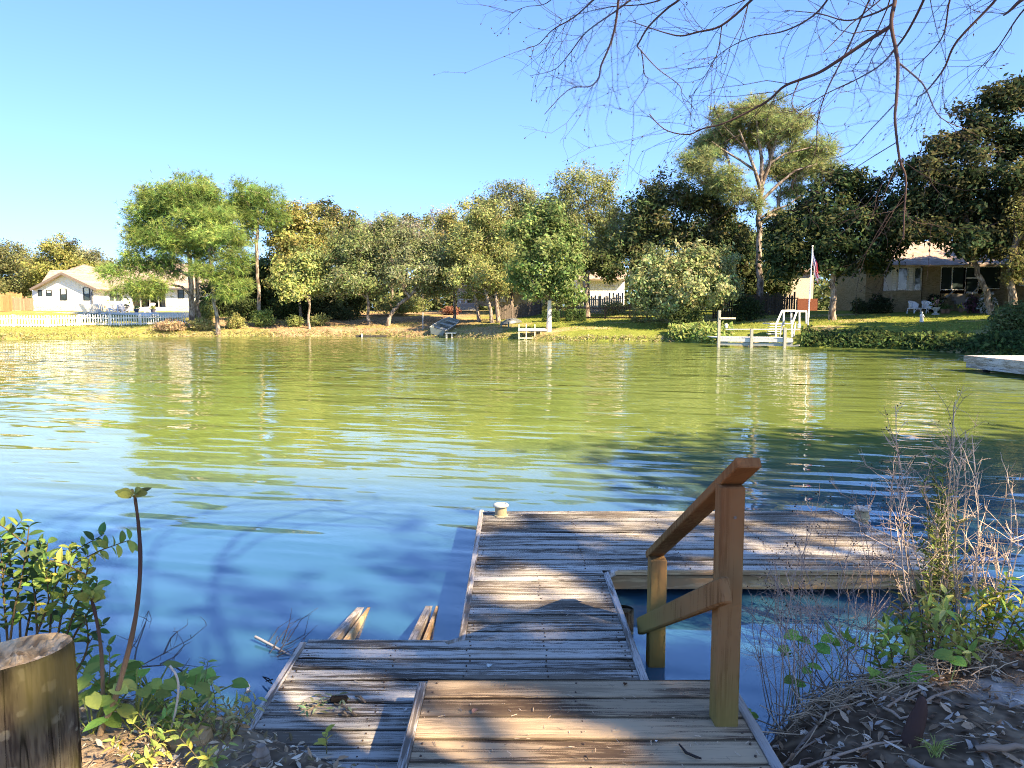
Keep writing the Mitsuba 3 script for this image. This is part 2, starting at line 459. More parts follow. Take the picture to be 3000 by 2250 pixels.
for xx, yy in ((XL + 0.12, 4.0), (XR + 0.06, 4.25), (XL + 0.12, 5.3), (1.6, 5.1), (2.85, 4.95), (1.6, 6.1), (-0.98, 3.5)):
    part(dock, 'pile', MB().tube([[xx, yy, -1.4], [xx, yy, 0.14]], 0.07, 12), 'log_wood', True)
rn, nh, lh = np.random.default_rng(33), MB((0.10, 0.075, 0.06)), MB((0.10, 0.075, 0.06))
y = 2.05
while y < 6.2:                                                           # two nails per board over every joist
    for xx in ((-1.05, -0.6, -0.22, 0.17, 0.57) if y < 3.66 else ((-0.22, 0.17, 0.57) if y < 4.74 else (-0.22, 0.5, 1.2, 1.9, 2.6))):
        for o in (0.022, 0.074):
            p_ = np.array([xx + rn.normal() * 0.008, y + o + rn.normal() * 0.003, ZD + 0.003])
            nh.tube([p_ - [0, 0, 0.006], p_ + [0, 0, 0.0015]], 0.0042, 6)
    y += PB
part(dock, 'nail_head', nh, 'matte', kind='stuff')

# ---- the landing at the head of the dock
landing = thing('landing', 'brown plank landing one step above the dock at the bottom of the picture', 'landing')
y, k = 3.02, 0
while y > 1.0:
    plank(landing, -0.362, 0.905, y - 0.1425, y, ZL, 0.036, 'landing_wood', 300 + k)
    y -= 0.146
    k += 1
part(landing, 'side_trim', MB().beam([-0.383, 1.0, ZL - 0.02], [-0.383, 2.985, ZL - 0.02], 0.038, 0.06, bevel=0.006), 'trim_wood')
part(landing, 'side_trim', MB().beam([0.926, 1.0, ZL - 0.02], [0.926, 2.93, ZL - 0.02], 0.038, 0.06, bevel=0.006), 'trim_wood')
part(landing, 'rim_board', MB().beam([-0.36, 2.99, ZL - 0.105], [0.90, 2.99, ZL - 0.105], 0.038, 0.13), 'landing_wood')
for i in range(5):
    for xx in (-0.33, 0.27, 0.87):
        for o in (0.035, 0.11):
            p_ = np.array([xx + rn.normal() * 0.006, 3.02 - 0.146 * i - o, ZL + 0.003])
            lh.tube([p_ - [0, 0, 0.006], p_ + [0, 0, 0.001]], 0.0045, 6)
part(landing, 'nail_head', lh, 'matte', kind='stuff')
for xx in (-0.33, 0.27, 0.88):
    part(landing, 'joist', MB().beam([xx, 1.0, ZL - 0.105], [xx, 2.96, ZL - 0.105], 0.038, 0.13), 'trim_wood')

# ---- the handrail
rail = thing('handrail', 'sloping brown timber handrail with two posts at the right of the landing', 'handrail')
part(rail, 'post', MB().box([0.778, 2.66, 0.1], [0.867, 2.749, 1.275], bevel=0.005), 'rail_wood', label='near post standing on the landing')
part(rail, 'post', MB().box([0.742, 3.80, -0.9], [0.831, 3.889, 0.60], bevel=0.005), 'rail_wood', label='far post beside the walkway')
part(rail, 'top_rail', MB().beam([0.832, 2.53, 1.395], [0.782, 3.93, 0.587], 0.089, 0.038, bevel=0.004), 'rail_wood')
part(rail, 'lower_rail', MB().beam([0.757, 2.50, 0.945], [0.721, 3.96, 0.163], 0.036, 0.092, bevel=0.007), 'rail_wood')
part(rail, 'bolt_head', MB((0.2, 0.16, 0.13)).tube([[0.83, 2.656, 1.16], [0.83, 2.661, 1.16]], 0.006, 8), 'matte')

# ---- the ladder stringers that run down into the water
ladder = thing('swim_ladder', 'two grey plank stringers of a swim ladder sloping from the left deck into the water', 'ladder')
for X, ytip in ((-0.99, 4.62), (-0.545, 4.64)):
    for dx, z0, w in ((0.0, 0.165, 0.045), (0.055, 0.135, 0.018)):
        a, b = np.array([X + dx, 3.69, z0]), np.array([X + dx, 5.6, z0 - (z0 + 0.0) / (ytip - 3.69) * (5.6 - 3.69)])
        mb = MB()
        hw, dep = w / 2, 0.34
        v = [[X + dx + s * hw, q[1], q[2] - t * dep] for q in (a, b) for t in (0, 1) for s in (-1, 1)]
        v = np.array(v)
        fq = np.array([[0, 1, 5, 4], [2, 6, 7, 3], [0, 4, 6, 2], [1, 3, 7, 5], [0, 2, 3, 1], [4, 5, 7, 6]])
        mb.add(v[fq].reshape(-1, 3), np.arange(24).reshape(-1, 4))
        part(ladder, 'stringer' if dx == 0 else 'backing_board', mb, 'trim_wood' if dx == 0 else 'beam_wood')
for i in range(4):
    yy = 4.75 + 0.22 * i
    zz = 0.165 - 0.165 / 0.94 * (yy - 3.69) - 0.05
    part(ladder, 'rung', MB().beam([-0.96, yy, zz], [-0.57, yy, zz], 0.09, 0.03), 'trim_wood')

# ---- pile tops at the end deck
for x0, y0, r0, h0, lab in ((-0.095, 6.10, 0.05, 0.085, 'round pile top with pale metal cap at the far left corner of the end deck'), (2.96, 6.05, 0.055, 0.07, 'rough pale pile top at the far right corner of the end deck')):
    t = thing('mooring_pile', lab, 'pile')
    prof = [(r0, -0.8), (r0, ZD + h0 * 0.25), (r0 * 1.02, ZD + h0 * 0.3), (r0 * 0.98, ZD + h0)]
    part(t, 'pile', MB((0.36, 0.30, 0.18)).lathe(prof, (x0, y0, 0), 20), 'matte', True)
    part(t, 'base_flange', MB((0.45, 0.40, 0.25)).lathe([(r0 * 0.9, ZD + 0.003), (r0 * 1.22, ZD + 0.003), (r0 * 1.2, ZD + 0.012), (r0, ZD + 0.014)], (x0, y0, 0), 20), 'matte')
    part(t, 'cap', MB((0.40, 0.41, 0.35) if x0 < 0 else (0.45, 0.38, 0.28)).lathe([(r0, ZD + h0 - 0.004), (r0 * 1.32, ZD + h0), (r0 * 1.36, ZD + h0 + 0.012), (r0 * 1.15, ZD + h0 + 0.022), (r0 * 0.85, ZD + h0 + 0.024), (r0 * 0.8, ZD + h0 + 0.019), (0.001, ZD + h0 + 0.021)], (x0, y0, 0), 20), 'paint', True)


# ---- the log posts of the left bank
def log_post(x, y, r, ztop, tilt, label, seed):
    t = thing('log_post', label, 'post')
    q = np.random.default_rng(seed)
    n = 64
    ang = np.arange(n) * 2 * np.pi / n
    rad = r * (1 + 0.02 * np.sin(3 * ang + 1) + 0.012 * q.normal(size=n))
    for k in (9, 22, 37, 50):
        rad[k] *= 0.965
    zs = np.concatenate([[0.0], np.linspace(0.25, 1, 14) ** 0.8])
    zb = tz(x, y) - 0.3
    rows = []
    top = ztop + tilt[0] * np.cos(ang) * r + tilt[1] * np.sin(ang) * r
    for s in zs:
        z = zb + (top - 0.012 - zb) * s
        rr = rad * (1.03 - 0.03 * s + 0.006 * math.sin(s * 9))
        rows.append(np.stack([x + rr * np.cos(ang), y + rr * np.sin(ang), z], 1))
    rows.append(np.stack([x + rad * 0.97 * np.cos(ang), y + rad * 0.97 * np.sin(ang), top], 1))
    v = np.vstack(rows)
    i, j = np.meshgrid(np.arange(len(rows) - 1), np.arange(n), indexing='ij')
    f = np.stack([i * n + j, i * n + (j + 1) % n, (i + 1) * n + (j + 1) % n, (i + 1) * n + j], -1).reshape(-1, 4)
    part(t, 'shaft', MB().add(v, f), 'log_wood', 40)
    rows = []                                                            # the rotten sawn end: a rough fibrous disc
    for s in np.linspace(1, 0, 16):
        pit = -0.035 * np.exp(-((s - 0.45) / 0.3) ** 2) * (0.4 + meshkit.noise(np.stack([np.cos(ang) * s * 6 + 9, np.sin(ang) * s * 6, ang * 0], 1), seed)) * (s < 0.97)
        rough = 0.016 * (meshkit.noise(np.stack([np.cos(ang) * s * 22, np.sin(ang) * s * 22 + 5, ang * 0], 1), seed + 3) - 0.5) * (s < 0.97)
        rows.append(np.stack([x + rad * 0.97 * s * np.cos(ang), y + rad * 0.97 * s * np.sin(ang), ztop + (top - ztop) * s + pit + rough], 1))
    v = np.vstack(rows)
    i, j = np.meshgrid(np.arange(len(rows) - 1), np.arange(n), indexing='ij')
    f = np.stack([i * n + j, i * n + (j + 1) % n, (i + 1) * n + (j + 1) % n, (i + 1) * n + j], -1).reshape(-1, 4)
    cc = np.stack([np.interp(meshkit.noise(v * 60, 2), [0.2, 0.8], [a, b]) for a, b in ((0.20, 0.58), (0.14, 0.46), (0.08, 0.30))], 1)
    part(t, 'sawn_top', MB().add(v, f, cc), 'matte')
    return t


log_post(-1.262, 1.78, 0.128, 1.062, (0.10, -0.05), 'thick weathered round log post with a rotten sawn top at the left edge', 5)
log_post(-1.66, 2.10, 0.105, 0.985, (0.0, 0.0), 'second round log post mostly hidden behind the thick one', 8)

# ================================================================ trees
def palette(q, n, base, spread=0.25, alt=None, share=0.3):
    base = np.asarray(base)
    c = np.repeat(base[None], n, 0)
    if alt is not None:
        m = q.random(n) < share
        c[m] = alt
    c = 1.62 * c * (1 + spread * q.normal(size=(n, 1))) * (1 + 0.08 * q.normal(size=(n, 3)))
    return np.clip(c, 0.01, 0.7)


def leaf_cloud(q, C, bias, L, W, col):
    """One rhombic leaf, folded along its middle, at every centre."""
    n = len(C)
    nr = unit(bias + q.normal(size=(n, 3)) * 0.75)
    t = unit(np.cross(nr, q.normal(size=(n, 3))))
    b = np.cross(nr, t)
    s = q.uniform(0.5, 1.0, n) ** 1.5 * 1.7
    l = (L * s)[:, None]
    w = (W * s * q.uniform(0.75, 1.2, n))[:, None]
    v = np.stack([C - t * l / 2, C + b * w / 2 - nr * w * 0.18 + t * l * 0.05, C + t * l / 2 - nr * l * 0.12, C - b * w / 2 - nr * w * 0.18 + t * l * 0.05], 1).reshape(-1, 3)
    k = np.arange(n)[:, None] * 4
    f = np.vstack([k + [0, 1, 2], k + [0, 2, 3]])
    return v, f, np.repeat(col, 4, 0)


def needle_cloud(q, C, out, L, w, col, K=9):
    """A tuft of K thin needles at every centre, fanned about its outward direction."""
    n = len(C)
    d = unit(unit(out)[:, None] * 0.9 + q.normal(size=(n, K, 3)) * 0.55)
    side = unit(np.cross(d, q.normal(size=(n, K, 3))))
    l = L * q.uniform(0.7, 1.2, (n, K, 1))
    base = C[:, None] + d * 0.03
    v = np.stack([base - side * w, base + side * w, base + d * l - [0, 0, 1] * l * 0.15], 2).reshape(-1, 3)
    return v, np.arange(len(v)).reshape(-1, 3), np.repeat(col, 3 * K, 0)


def skeleton(q, trunk, clumps, r0):
    """Trunk polyline plus limbs that run from the nearest lower wood to each clump: (trunk points, radii, limbs)."""
    nodes = [np.array(p) for p in trunk]
    parent = [i - 1 for i in range(len(nodes))]
    ntr = len(nodes)
    axis_d = [min(np.linalg.norm(c - t) for t in trunk) for c in clumps]
    ends = []
    for i in np.argsort(axis_d):
        c = clumps[i]
        N = np.array(nodes)
        d = np.linalg.norm(N - c, axis=1) + 1.3 * np.maximum(0, N[:, 2] - c[2] + 0.4) + (np.arange(len(N)) < 1) * 5
        j = int(np.argmin(d))
        a = nodes[j]
        last = j
        for s in (0.33, 0.66, 1.0):
            m = a + (c - a) * s + q.normal(size=3) * 0.06 * np.linalg.norm(c - a) * (s < 1) + np.array([0, 0, 0.10 * np.linalg.norm(c - a) * math.sin(s * math.pi)])
            nodes.append(m)
            parent.append(last)
            last = len(nodes) - 1
        ends.append(last)
    load = np.zeros(len(nodes))
    for e in ends:
        while e >= 0:
            load[e] += 1
            e = parent[e]
    r = 0.75 * r0 * np.maximum(load / max(load[0], 1), 1e-4) ** 0.46
    r[:ntr] = np.maximum(r[:ntr], r0 * np.linspace(1, 0.25, ntr))
    limbs = []
    for i in range(ntr, len(nodes), 3):
        ids = [parent[i], i, i + 1, i + 2]
        rr = r[ids].copy()
        rr[0] = min(rr[0], rr[1] * 1.15)
        limbs.append((np.array([nodes[k] for k in ids]), np.maximum(rr, 0.012)))
    return np.array(nodes[:ntr]), r[:ntr], limbs


def grow(key, q, trunk, lobes, kind, col, alt=None, share=0.3, dens=1.0, r0=0.25, size=1.0, clump=0.55, bark=(0.2, 0.16, 0.12), spread=0.25, limb_sides=4, hollow=0.5, flat=0.75, cover=1.25):
    """Trunk, limbs and crown of one tree. lobes: (centre, radii) ellipsoids that the crown fills unevenly."""
    clumps = []
    for c, r in lobes:
        area = math.pi * r[0] * r[2]
        n = max(3, int(area / (clump * clump) * cover))
        u = unit(q.normal(size=(n, 3))) * (q.random((n, 1)) ** hollow)
        u[:, 2] = np.where(u[:, 2] < -0.55, -0.55 + (u[:, 2] + 0.55) * 0.3, u[:, 2])
        clumps.append(np.asarray(c) + u * np.asarray(r) * (1 + 0.12 * q.normal(size=(n, 1))))
    cl = np.vstack(clumps)
    tp, tr, limbs = skeleton(q, trunk, cl, r0)
    part(key, 'trunk', MB(bark).tube(tp, tr * 0.72 * (1 + 0.35 * np.exp(-np.arange(len(tp)) * 1.6)), 9), 'bark', True)
    mb = MB(bark)
    for p, r in limbs:
        mb.tube(p, r, limb_sides, cap=False)
    part(key, 'limb', mb, 'bark', True, kind='stuff')
    mid = cl.mean(0)
    per = {'pine': 46, 'broad': 95, 'fine': 120, 'magnolia': 80}[kind] * dens * (clump / 0.55) ** 2
    n = np.maximum(6, q.poisson(per, len(cl)) * q.uniform(0.4, 1.5, len(cl))).astype(int)
    idx = np.repeat(np.arange(len(cl)), n)
    off = q.normal(size=(len(idx), 3)) * clump * 0.62 * np.array([1, 1, flat])
    C = cl[idx] + off
    tone = 1 + 0.22 * q.normal(size=(len(cl), 1))
    cc = palette(q, len(idx), col, spread, alt, share) * tone[idx] * (0.75 + 0.5 * meshkit.noise(cl * 0.35, 4)[:, None])[idx]
    if alt is not None:                                                  # whole clumps of the second colour
        m = (q.random(len(cl)) < share)[idx]
        cc[m] = palette(q, m.sum(), alt, spread)
    if kind == 'pine':
        m = needle_cloud(q, C, off * 1.2 / clump + np.array([0, 0, 0.55]) + unit(cl[idx] - mid) * 0.4, 0.42 * size, 0.019 * size, cc, 7)
    else:
        L, W = {'broad': (0.21, 0.12), 'fine': (0.19, 0.085), 'magnolia': (0.27, 0.115)}[kind]
        m = leaf_cloud(q, C, off / clump * 0.7 + np.array([0, 0, 0.65]) + unit(cl[idx] - mid) * 0.5, L * size, W * size, cc)
    part(key, 'crown', m, 'leaf' if kind != 'magnolia' else 'gloss_leaf')


def photo_lobes(Y, spec, deep=0.85, q=None):
    """Ellipsoids at about the distance Y from (px, py, half width px, half height px[, dY])."""
    out = []
    for s in spec:
        px, py, rx, ry = s[:4]
        dy = s[4] if len(s) > 4 else 0.0
        k = (Y + dy) / F
        out.append((P(px, py, Y + dy), np.array([rx * k, max(rx, ry) * k * deep, ry * k])))
    return out


def tree(name, label, base, tops, spec, kind, col, seed, group=None, cat='tree', **kw):
    """base (px, Y); tops: [(px, py), ...] the trunk's course above the ground as the photograph shows it; spec: see photo_lobes."""
    q = np.random.default_rng(seed)
    key = thing(name, label, cat, group)
    px, Y = base
    g = S(px, Y, -0.25)
    pts = [g] + [P(a, b, Y) for a, b in tops]
    pts = np.array(pts)
    s = np.linspace(0, len(pts) - 1, max(6, 3 * len(pts)))
    tr = np.stack([np.interp(s, np.arange(len(pts)), pts[:, k]) for k in range(3)], 1)
    tr[1:-1, :2] += q.normal(size=(len(tr) - 2, 2)) * 0.05
    grow(key, q, tr, photo_lobes(Y, spec), kind, col, **kw)
    return key


PINE, PINE_Y = (0.125, 0.185, 0.055), (0.18, 0.225, 0.065)
OAK, OAK_G = (0.14, 0.17, 0.07), (0.17, 0.185, 0.105)
# ---- the left group of pines
tree('pine_tree', 'tallest broad-crowned pine of the left group with two bare trunks beside the white house', (562, 60.5), [(560, 850), (555, 760), (548, 640), (530, 570)],
     [(530, 575, 120, 62), (445, 620, 70, 70, 1), (600, 620, 90, 70), (410, 690, 45, 55), (500, 700, 80, 55, -1.5), (620, 690, 55, 40, 1.5), (400, 770, 30, 36, -1), (455, 835, 55, 28, -2), (350, 795, 45, 26, -2), (390, 850, 48, 22, -2.5), (480, 780, 60, 30)],
     'pine', PINE, 11, r0=0.36, clump=0.6, dens=0.95, alt=PINE_Y, share=0.25)
tree('pine_tree', 'bright low-branched young pine leaning at the water edge in front of the tall pine', (640, 58.6), [(630, 900), (617, 800), (611, 700), (608, 630)],
     [(615, 640, 70, 40), (650, 700, 75, 36, -0.5), (575, 700, 45, 28, 0.5), (690, 770, 55, 30, -0.6), (590, 785, 40, 24, -0.7), (640, 800, 60, 26, -1), (690, 835, 45, 20, -1), (670, 858, 55, 18, -0.7)],
     'pine', PINE_Y, 12, r0=0.24, clump=0.5, dens=1.0, alt=PINE, share=0.3)
tree('pine_tree', 'slimmer pine with a rounded crown standing right of the tallest left pine', (757, 63), [(756, 860), (752, 760), (752, 680), (745, 600)],
     [(742, 570, 80, 38), (700, 600, 45, 40, 0.5), (790, 605, 45, 40), (745, 640, 70, 36, -0.5), (810, 640, 36, 30, 1), (700, 680, 36, 26)],
     'pine', PINE, 13, r0=0.27, clump=0.55, dens=0.75, alt=PINE_Y, share=0.15)
tree('pine_trunk_tree', 'thin second pine just left of the tallest left pine with a small crown', (585, 61.5), [(578, 850), (572, 760), (575, 690), (580, 660)], [(585, 650, 50, 36), (560, 720, 40, 26), (610, 740, 40, 24)], 'pine', PINE, 14, r0=0.26, clump=0.55, dens=0.6, cat='tree')

# ---- the far middle
tree('yellowing_tree', 'tall tree with golden yellow top right of the left pines', (880, 66), [(880, 850), (878, 750), (875, 680)],
     [(870, 640, 75, 48), (925, 690, 50, 60, 1), (820, 700, 50, 60, -0.5), (880, 730, 75, 55, -1), (840, 800, 60, 45, -1), (930, 800, 48, 50)],
     'fine', (0.19, 0.215, 0.075), 21, r0=0.22, alt=(0.235, 0.22, 0.075), share=0.35, clump=0.55, dens=0.85, size=1.2)
tree('broadleaf_tree', 'leafy green tree with pale trunk below the golden tree', (908, 61), [(905, 880), (898, 830), (890, 760)],
     [(890, 770, 60, 50), (840, 810, 45, 45, -0.5), (930, 830, 45, 40, 0.5), (870, 850, 50, 30, -1)], 'broad', (0.15, 0.19, 0.075), 22, r0=0.16, clump=0.5, dens=0.9, alt=(0.24, 0.26, 0.09), share=0.3)
tree('dark_evergreen', 'dark evergreen crown rising behind the golden tree', (1010, 72), [(1010, 800), (1005, 700)], [(1000, 650, 65, 50), (1050, 700, 60, 45), (945, 620, 45, 34, 2), (1000, 730, 90, 60)], 'magnolia', (0.06, 0.075, 0.03), 23, r0=0.25, alt=(0.13, 0.12, 0.05), share=0.25)
tree('live_oak', 'greyish live oak left of the leaning oak with a forked pale trunk', (1078, 62.5), [(1080, 900), (1074, 860), (1050, 800)],
     [(1050, 710, 100, 65), (1000, 770, 80, 60, -0.5), (1080, 850, 60, 26, 1), (1100, 780, 70, 55, 0.5), (1040, 830, 80, 40, -1.5), (970, 830, 50, 45)], 'fine', OAK_G, 24, r0=0.22, clump=0.55, dens=1.0, alt=OAK, share=0.4)
tree('leaning_oak', 'oak with a dark trunk leaning strongly to the right over the bank', (1132, 62), [(1150, 910), (1175, 885), (1205, 865), (1230, 820)],
     [(1200, 730, 95, 70), (1140, 690, 70, 60, 1), (1250, 850, 60, 30, 1.5), (1265, 760, 70, 60, -0.5), (1200, 810, 80, 38, -1.5), (1290, 820, 50, 40, 0.5), (1120, 790, 50, 40)], 'fine', OAK, 25, r0=0.28, clump=0.55, dens=1.0, alt=OAK_G, share=0.4)
tree('bare_topped_tree', 'thin greyish tree with nearly leafless top behind the oaks', (1150, 76), [(1145, 800), (1130, 690)], [(1130, 670, 80, 45), (1080, 690, 60, 45), (1190, 690, 70, 40), (1300, 650, 40, 55, 2)], 'fine', (0.22, 0.21, 0.17), 26, r0=0.2, dens=0.35, clump=0.6)
tree('willow_like_tree', 'yellow-green feathery tree left of the twin-trunk oak', (1330, 64), [(1330, 860), (1325, 780), (1320, 700)],
     [(1330, 670, 55, 55), (1290, 720, 55, 60, -0.5), (1370, 720, 55, 65, 0.3), (1300, 800, 60, 50, -0.8), (1370, 800, 50, 50)], 'fine', (0.20, 0.22, 0.08), 27, r0=0.18, clump=0.55, dens=1.0, alt=(0.25, 0.235, 0.09), share=0.3)
tree('twin_trunk_oak', 'oak with two slanting bare trunks beside the small fishing platform', (1445, 60), [(1435, 900), (1420, 850), (1400, 790), (1410, 700)],
     [(1420, 640, 85, 60), (1400, 850, 60, 26, 1.2), (1380, 730, 70, 60, -0.5), (1460, 730, 65, 65, 0.5), (1400, 800, 90, 45, -1), (1470, 830, 55, 40)], 'fine', OAK, 28, r0=0.24, clump=0.55, dens=1.0, alt=(0.22, 0.23, 0.09), share=0.35)
q_ = np.random.default_rng(281)
part('twin_trunk_oak', 'trunk', MB().tube([S(1462, 60, -0.2), P(1455, 890, 60), P(1452, 830, 60.2), P(1462, 770, 60.4), P(1440, 720, 60.2)], [0.2, 0.17, 0.14, 0.1, 0.06], 8), 'bark', True)
part('twin_trunk_oak', 'trunk', MB().tube([S(1405, 61, -0.2), P(1395, 880, 61), P(1375, 820, 61), P(1385, 760, 61)], [0.16, 0.15, 0.12, 0.06], 8), 'bark', True)
tree('grey_green_tree', 'tall grey-green tree behind the twin-trunk oak', (1500, 74), [(1500, 800), (1495, 660)], [(1490, 570, 75, 45), (1430, 610, 50, 45), (1545, 600, 55, 50, 1), (1500, 660, 90, 60)], 'fine', (0.165, 0.185, 0.095), 29, r0=0.26, clump=0.65, dens=0.75, alt=(0.09, 0.10, 0.04), share=0.15)
tree('laurel_tree', 'dense round green tree with a straight whitish trunk at the lake edge', (1608, 52.8), [(1610, 900), (1612, 860), (1610, 800), (1605, 700)],
     [(1605, 640, 75, 50), (1545, 690, 60, 60), (1665, 700, 55, 60, 0.3), (1600, 760, 95, 60, -0.8), (1530, 800, 55, 50, 0.4), (1660, 810, 60, 50, -0.5), (1590, 850, 80, 34, -0.8), (1670, 870, 45, 24)],
     'broad', (0.11, 0.16, 0.055), 30, r0=0.2, clump=0.5, dens=1.15, alt=(0.15, 0.185, 0.07), share=0.3)
part('laurel_tree', 'pale_bark', MB((0.62, 0.58, 0.52)).tube([S(1607, 52.8, -0.1), P(1609, 940, 52.8), P(1610, 880, 52.8)], [0.23, 0.175, 0.15], 12), 'matte', True, label='whitish lower trunk')
tree('poplar_tree', 'tallest pale feathery tree in the middle of the far bank', (1725, 64), [(1722, 850), (1718, 760), (1720, 640), (1715, 560)],
     [(1715, 530, 70, 50), (1770, 560, 55, 60, 0.8), (1660, 570, 55, 55, -0.5), (1720, 640, 95, 60), (1790, 660, 55, 55, 0.8), (1700, 730, 80, 50)], 'fine', (0.145, 0.165, 0.09), 31, r0=0.24, clump=0.62, dens=0.62, alt=(0.17, 0.19, 0.07), share=0.35)
tree('forked_tree', 'dark forked trunk under the pale tall tree by the light board fence', (1720, 60), [(1718, 850), (1712, 810), (1735, 770)], [(1740, 760, 60, 36), (1690, 770, 45, 36), (1790, 790, 50, 36)], 'broad', (0.08, 0.10, 0.04), 32, r0=0.32, clump=0.5)
tree('magnolia_tree', 'broad dark magnolia left of the big right pine', (1960, 60), [(1960, 820), (1965, 720), (1970, 640)],
     [(1960, 570, 95, 50), (2050, 580, 90, 55, 1), (1890, 620, 70, 55, -0.5), (2120, 640, 75, 60, 1), (1960, 680, 120, 60, -0.5), (1850, 720, 80, 60), (2080, 720, 110, 60, 0.8), (1900, 790, 100, 50, -0.6), (2050, 800, 100, 50), (2160, 740, 40, 60)],
     'magnolia', (0.042, 0.064, 0.028), 33, r0=0.33, clump=0.62, dens=1.0, alt=(0.09, 0.095, 0.04), share=0.28)
tree('vine_covered_shrub', 'large pale green shrub overgrown with vines beside the dark fence', (2020, 52), [(2020, 880), (2015, 800)],
     [(1990, 760, 90, 55), (2090, 780, 70, 60, 0.3), (1930, 820, 75, 55, -0.5), (2040, 850, 110, 55, -1), (1900, 880, 50, 40), (2120, 860, 55, 50, 0.3), (1960, 900, 60, 40, -0.7)],
     'broad', (0.175, 0.22, 0.10), 34, r0=0.14, clump=0.45, dens=1.2, alt=(0.24, 0.25, 0.12), share=0.3, cat='shrub')
tree('big_pine', 'big lone pine with a spreading open crown right of centre', (2226, 58), [(2224, 800), (2222, 680), (2222, 620), (2230, 560), (2228, 520)],
     [(2220, 330, 95, 40), (2140, 370, 80, 55, 0.8), (2300, 370, 85, 55, -0.8), (2085, 430, 65, 45, 1.5), (2230, 400, 90, 36, 2), (2050, 480, 55, 40, -1), (2370, 450, 80, 55, 0.8), (2130, 520, 55, 30, -1.5), (2400, 500, 60, 34, -0.5), (2300, 500, 70, 34, 1.4), (2080, 550, 40, 26), (2180, 575, 45, 24, -1), (2330, 560, 50, 20, 1.0), (2230, 605, 26, 16, -1), (2290, 620, 40, 16, 0.6)],
     'pine', (0.15, 0.185, 0.08), 35, r0=0.40, clump=0.48, dens=1.15, alt=(0.21, 0.24, 0.105), share=0.35, hollow=0.7)
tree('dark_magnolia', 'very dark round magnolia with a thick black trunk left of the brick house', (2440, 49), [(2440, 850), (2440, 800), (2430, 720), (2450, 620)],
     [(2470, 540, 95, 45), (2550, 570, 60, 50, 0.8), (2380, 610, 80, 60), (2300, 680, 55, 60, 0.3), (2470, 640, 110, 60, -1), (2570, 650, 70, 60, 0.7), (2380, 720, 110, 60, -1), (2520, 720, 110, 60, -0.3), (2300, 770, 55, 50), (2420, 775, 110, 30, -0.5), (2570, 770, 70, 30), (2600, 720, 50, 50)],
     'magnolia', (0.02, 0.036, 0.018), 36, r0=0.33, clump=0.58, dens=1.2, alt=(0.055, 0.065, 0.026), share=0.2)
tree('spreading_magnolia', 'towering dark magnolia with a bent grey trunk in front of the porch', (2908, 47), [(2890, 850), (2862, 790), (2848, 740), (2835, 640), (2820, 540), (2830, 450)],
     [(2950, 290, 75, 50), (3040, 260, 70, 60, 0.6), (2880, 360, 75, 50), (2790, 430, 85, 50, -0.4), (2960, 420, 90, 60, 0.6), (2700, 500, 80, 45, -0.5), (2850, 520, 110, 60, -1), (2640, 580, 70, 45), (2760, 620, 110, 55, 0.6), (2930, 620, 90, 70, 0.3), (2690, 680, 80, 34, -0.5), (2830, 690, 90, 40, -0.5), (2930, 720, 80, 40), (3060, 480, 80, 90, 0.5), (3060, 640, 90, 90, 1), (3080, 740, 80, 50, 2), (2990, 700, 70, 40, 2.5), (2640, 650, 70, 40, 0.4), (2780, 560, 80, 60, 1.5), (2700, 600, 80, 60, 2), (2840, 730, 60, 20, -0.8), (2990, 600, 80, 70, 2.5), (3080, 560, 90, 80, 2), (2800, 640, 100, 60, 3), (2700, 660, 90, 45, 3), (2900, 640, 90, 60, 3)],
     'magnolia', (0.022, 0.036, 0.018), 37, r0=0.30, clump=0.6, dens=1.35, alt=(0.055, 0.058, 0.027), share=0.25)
tree('olive_leaved_tree', 'olive green tree cut by the right edge with a thick reddish trunk', (2972, 45.5), [(2966, 850), (2962, 790), (2975, 700), (3000, 560)],
     [(3020, 520, 60, 70), (2990, 620, 45, 60), (3030, 700, 60, 60), (2985, 760, 36, 40, -0.5), (2960, 800, 28, 20)], 'fine', (0.14, 0.14, 0.055), 38, r0=0.4, clump=0.5, dens=1.1)

for course, r0_ in (([(2230, 560), (2212, 500), (2190, 440), (2165, 380)], 0.17), ([(2229, 540), (2232, 470), (2222, 400), (2215, 345)], 0.17), ([(2231, 545), (2255, 480), (2270, 420), (2290, 360)], 0.17), ([(2228, 590), (2280, 540), (2330, 500), (2395, 480)], 0.14),
                    ([(2212, 500), (2170, 470), (2120, 440), (2085, 415)], 0.11), ([(2224, 600), (2190, 580), (2150, 550), (2120, 525)], 0.12), ([(2255, 480), (2300, 450), (2345, 440), (2380, 430)], 0.10), ([(2226, 640), (2270, 615), (2310, 600), (2350, 570)], 0.10), ([(2190, 440), (2150, 400), (2120, 370)], 0.08)):
    pp = np.array([P(a, b, 57.6 - 0.25 * i) for i, (a, b) in enumerate(course)])
    part('big_pine', 'limb', MB().tube(pp, np.linspace(r0_, r0_ * 0.4, len(pp)), 7), 'bark', True, label='bare spreading limb')

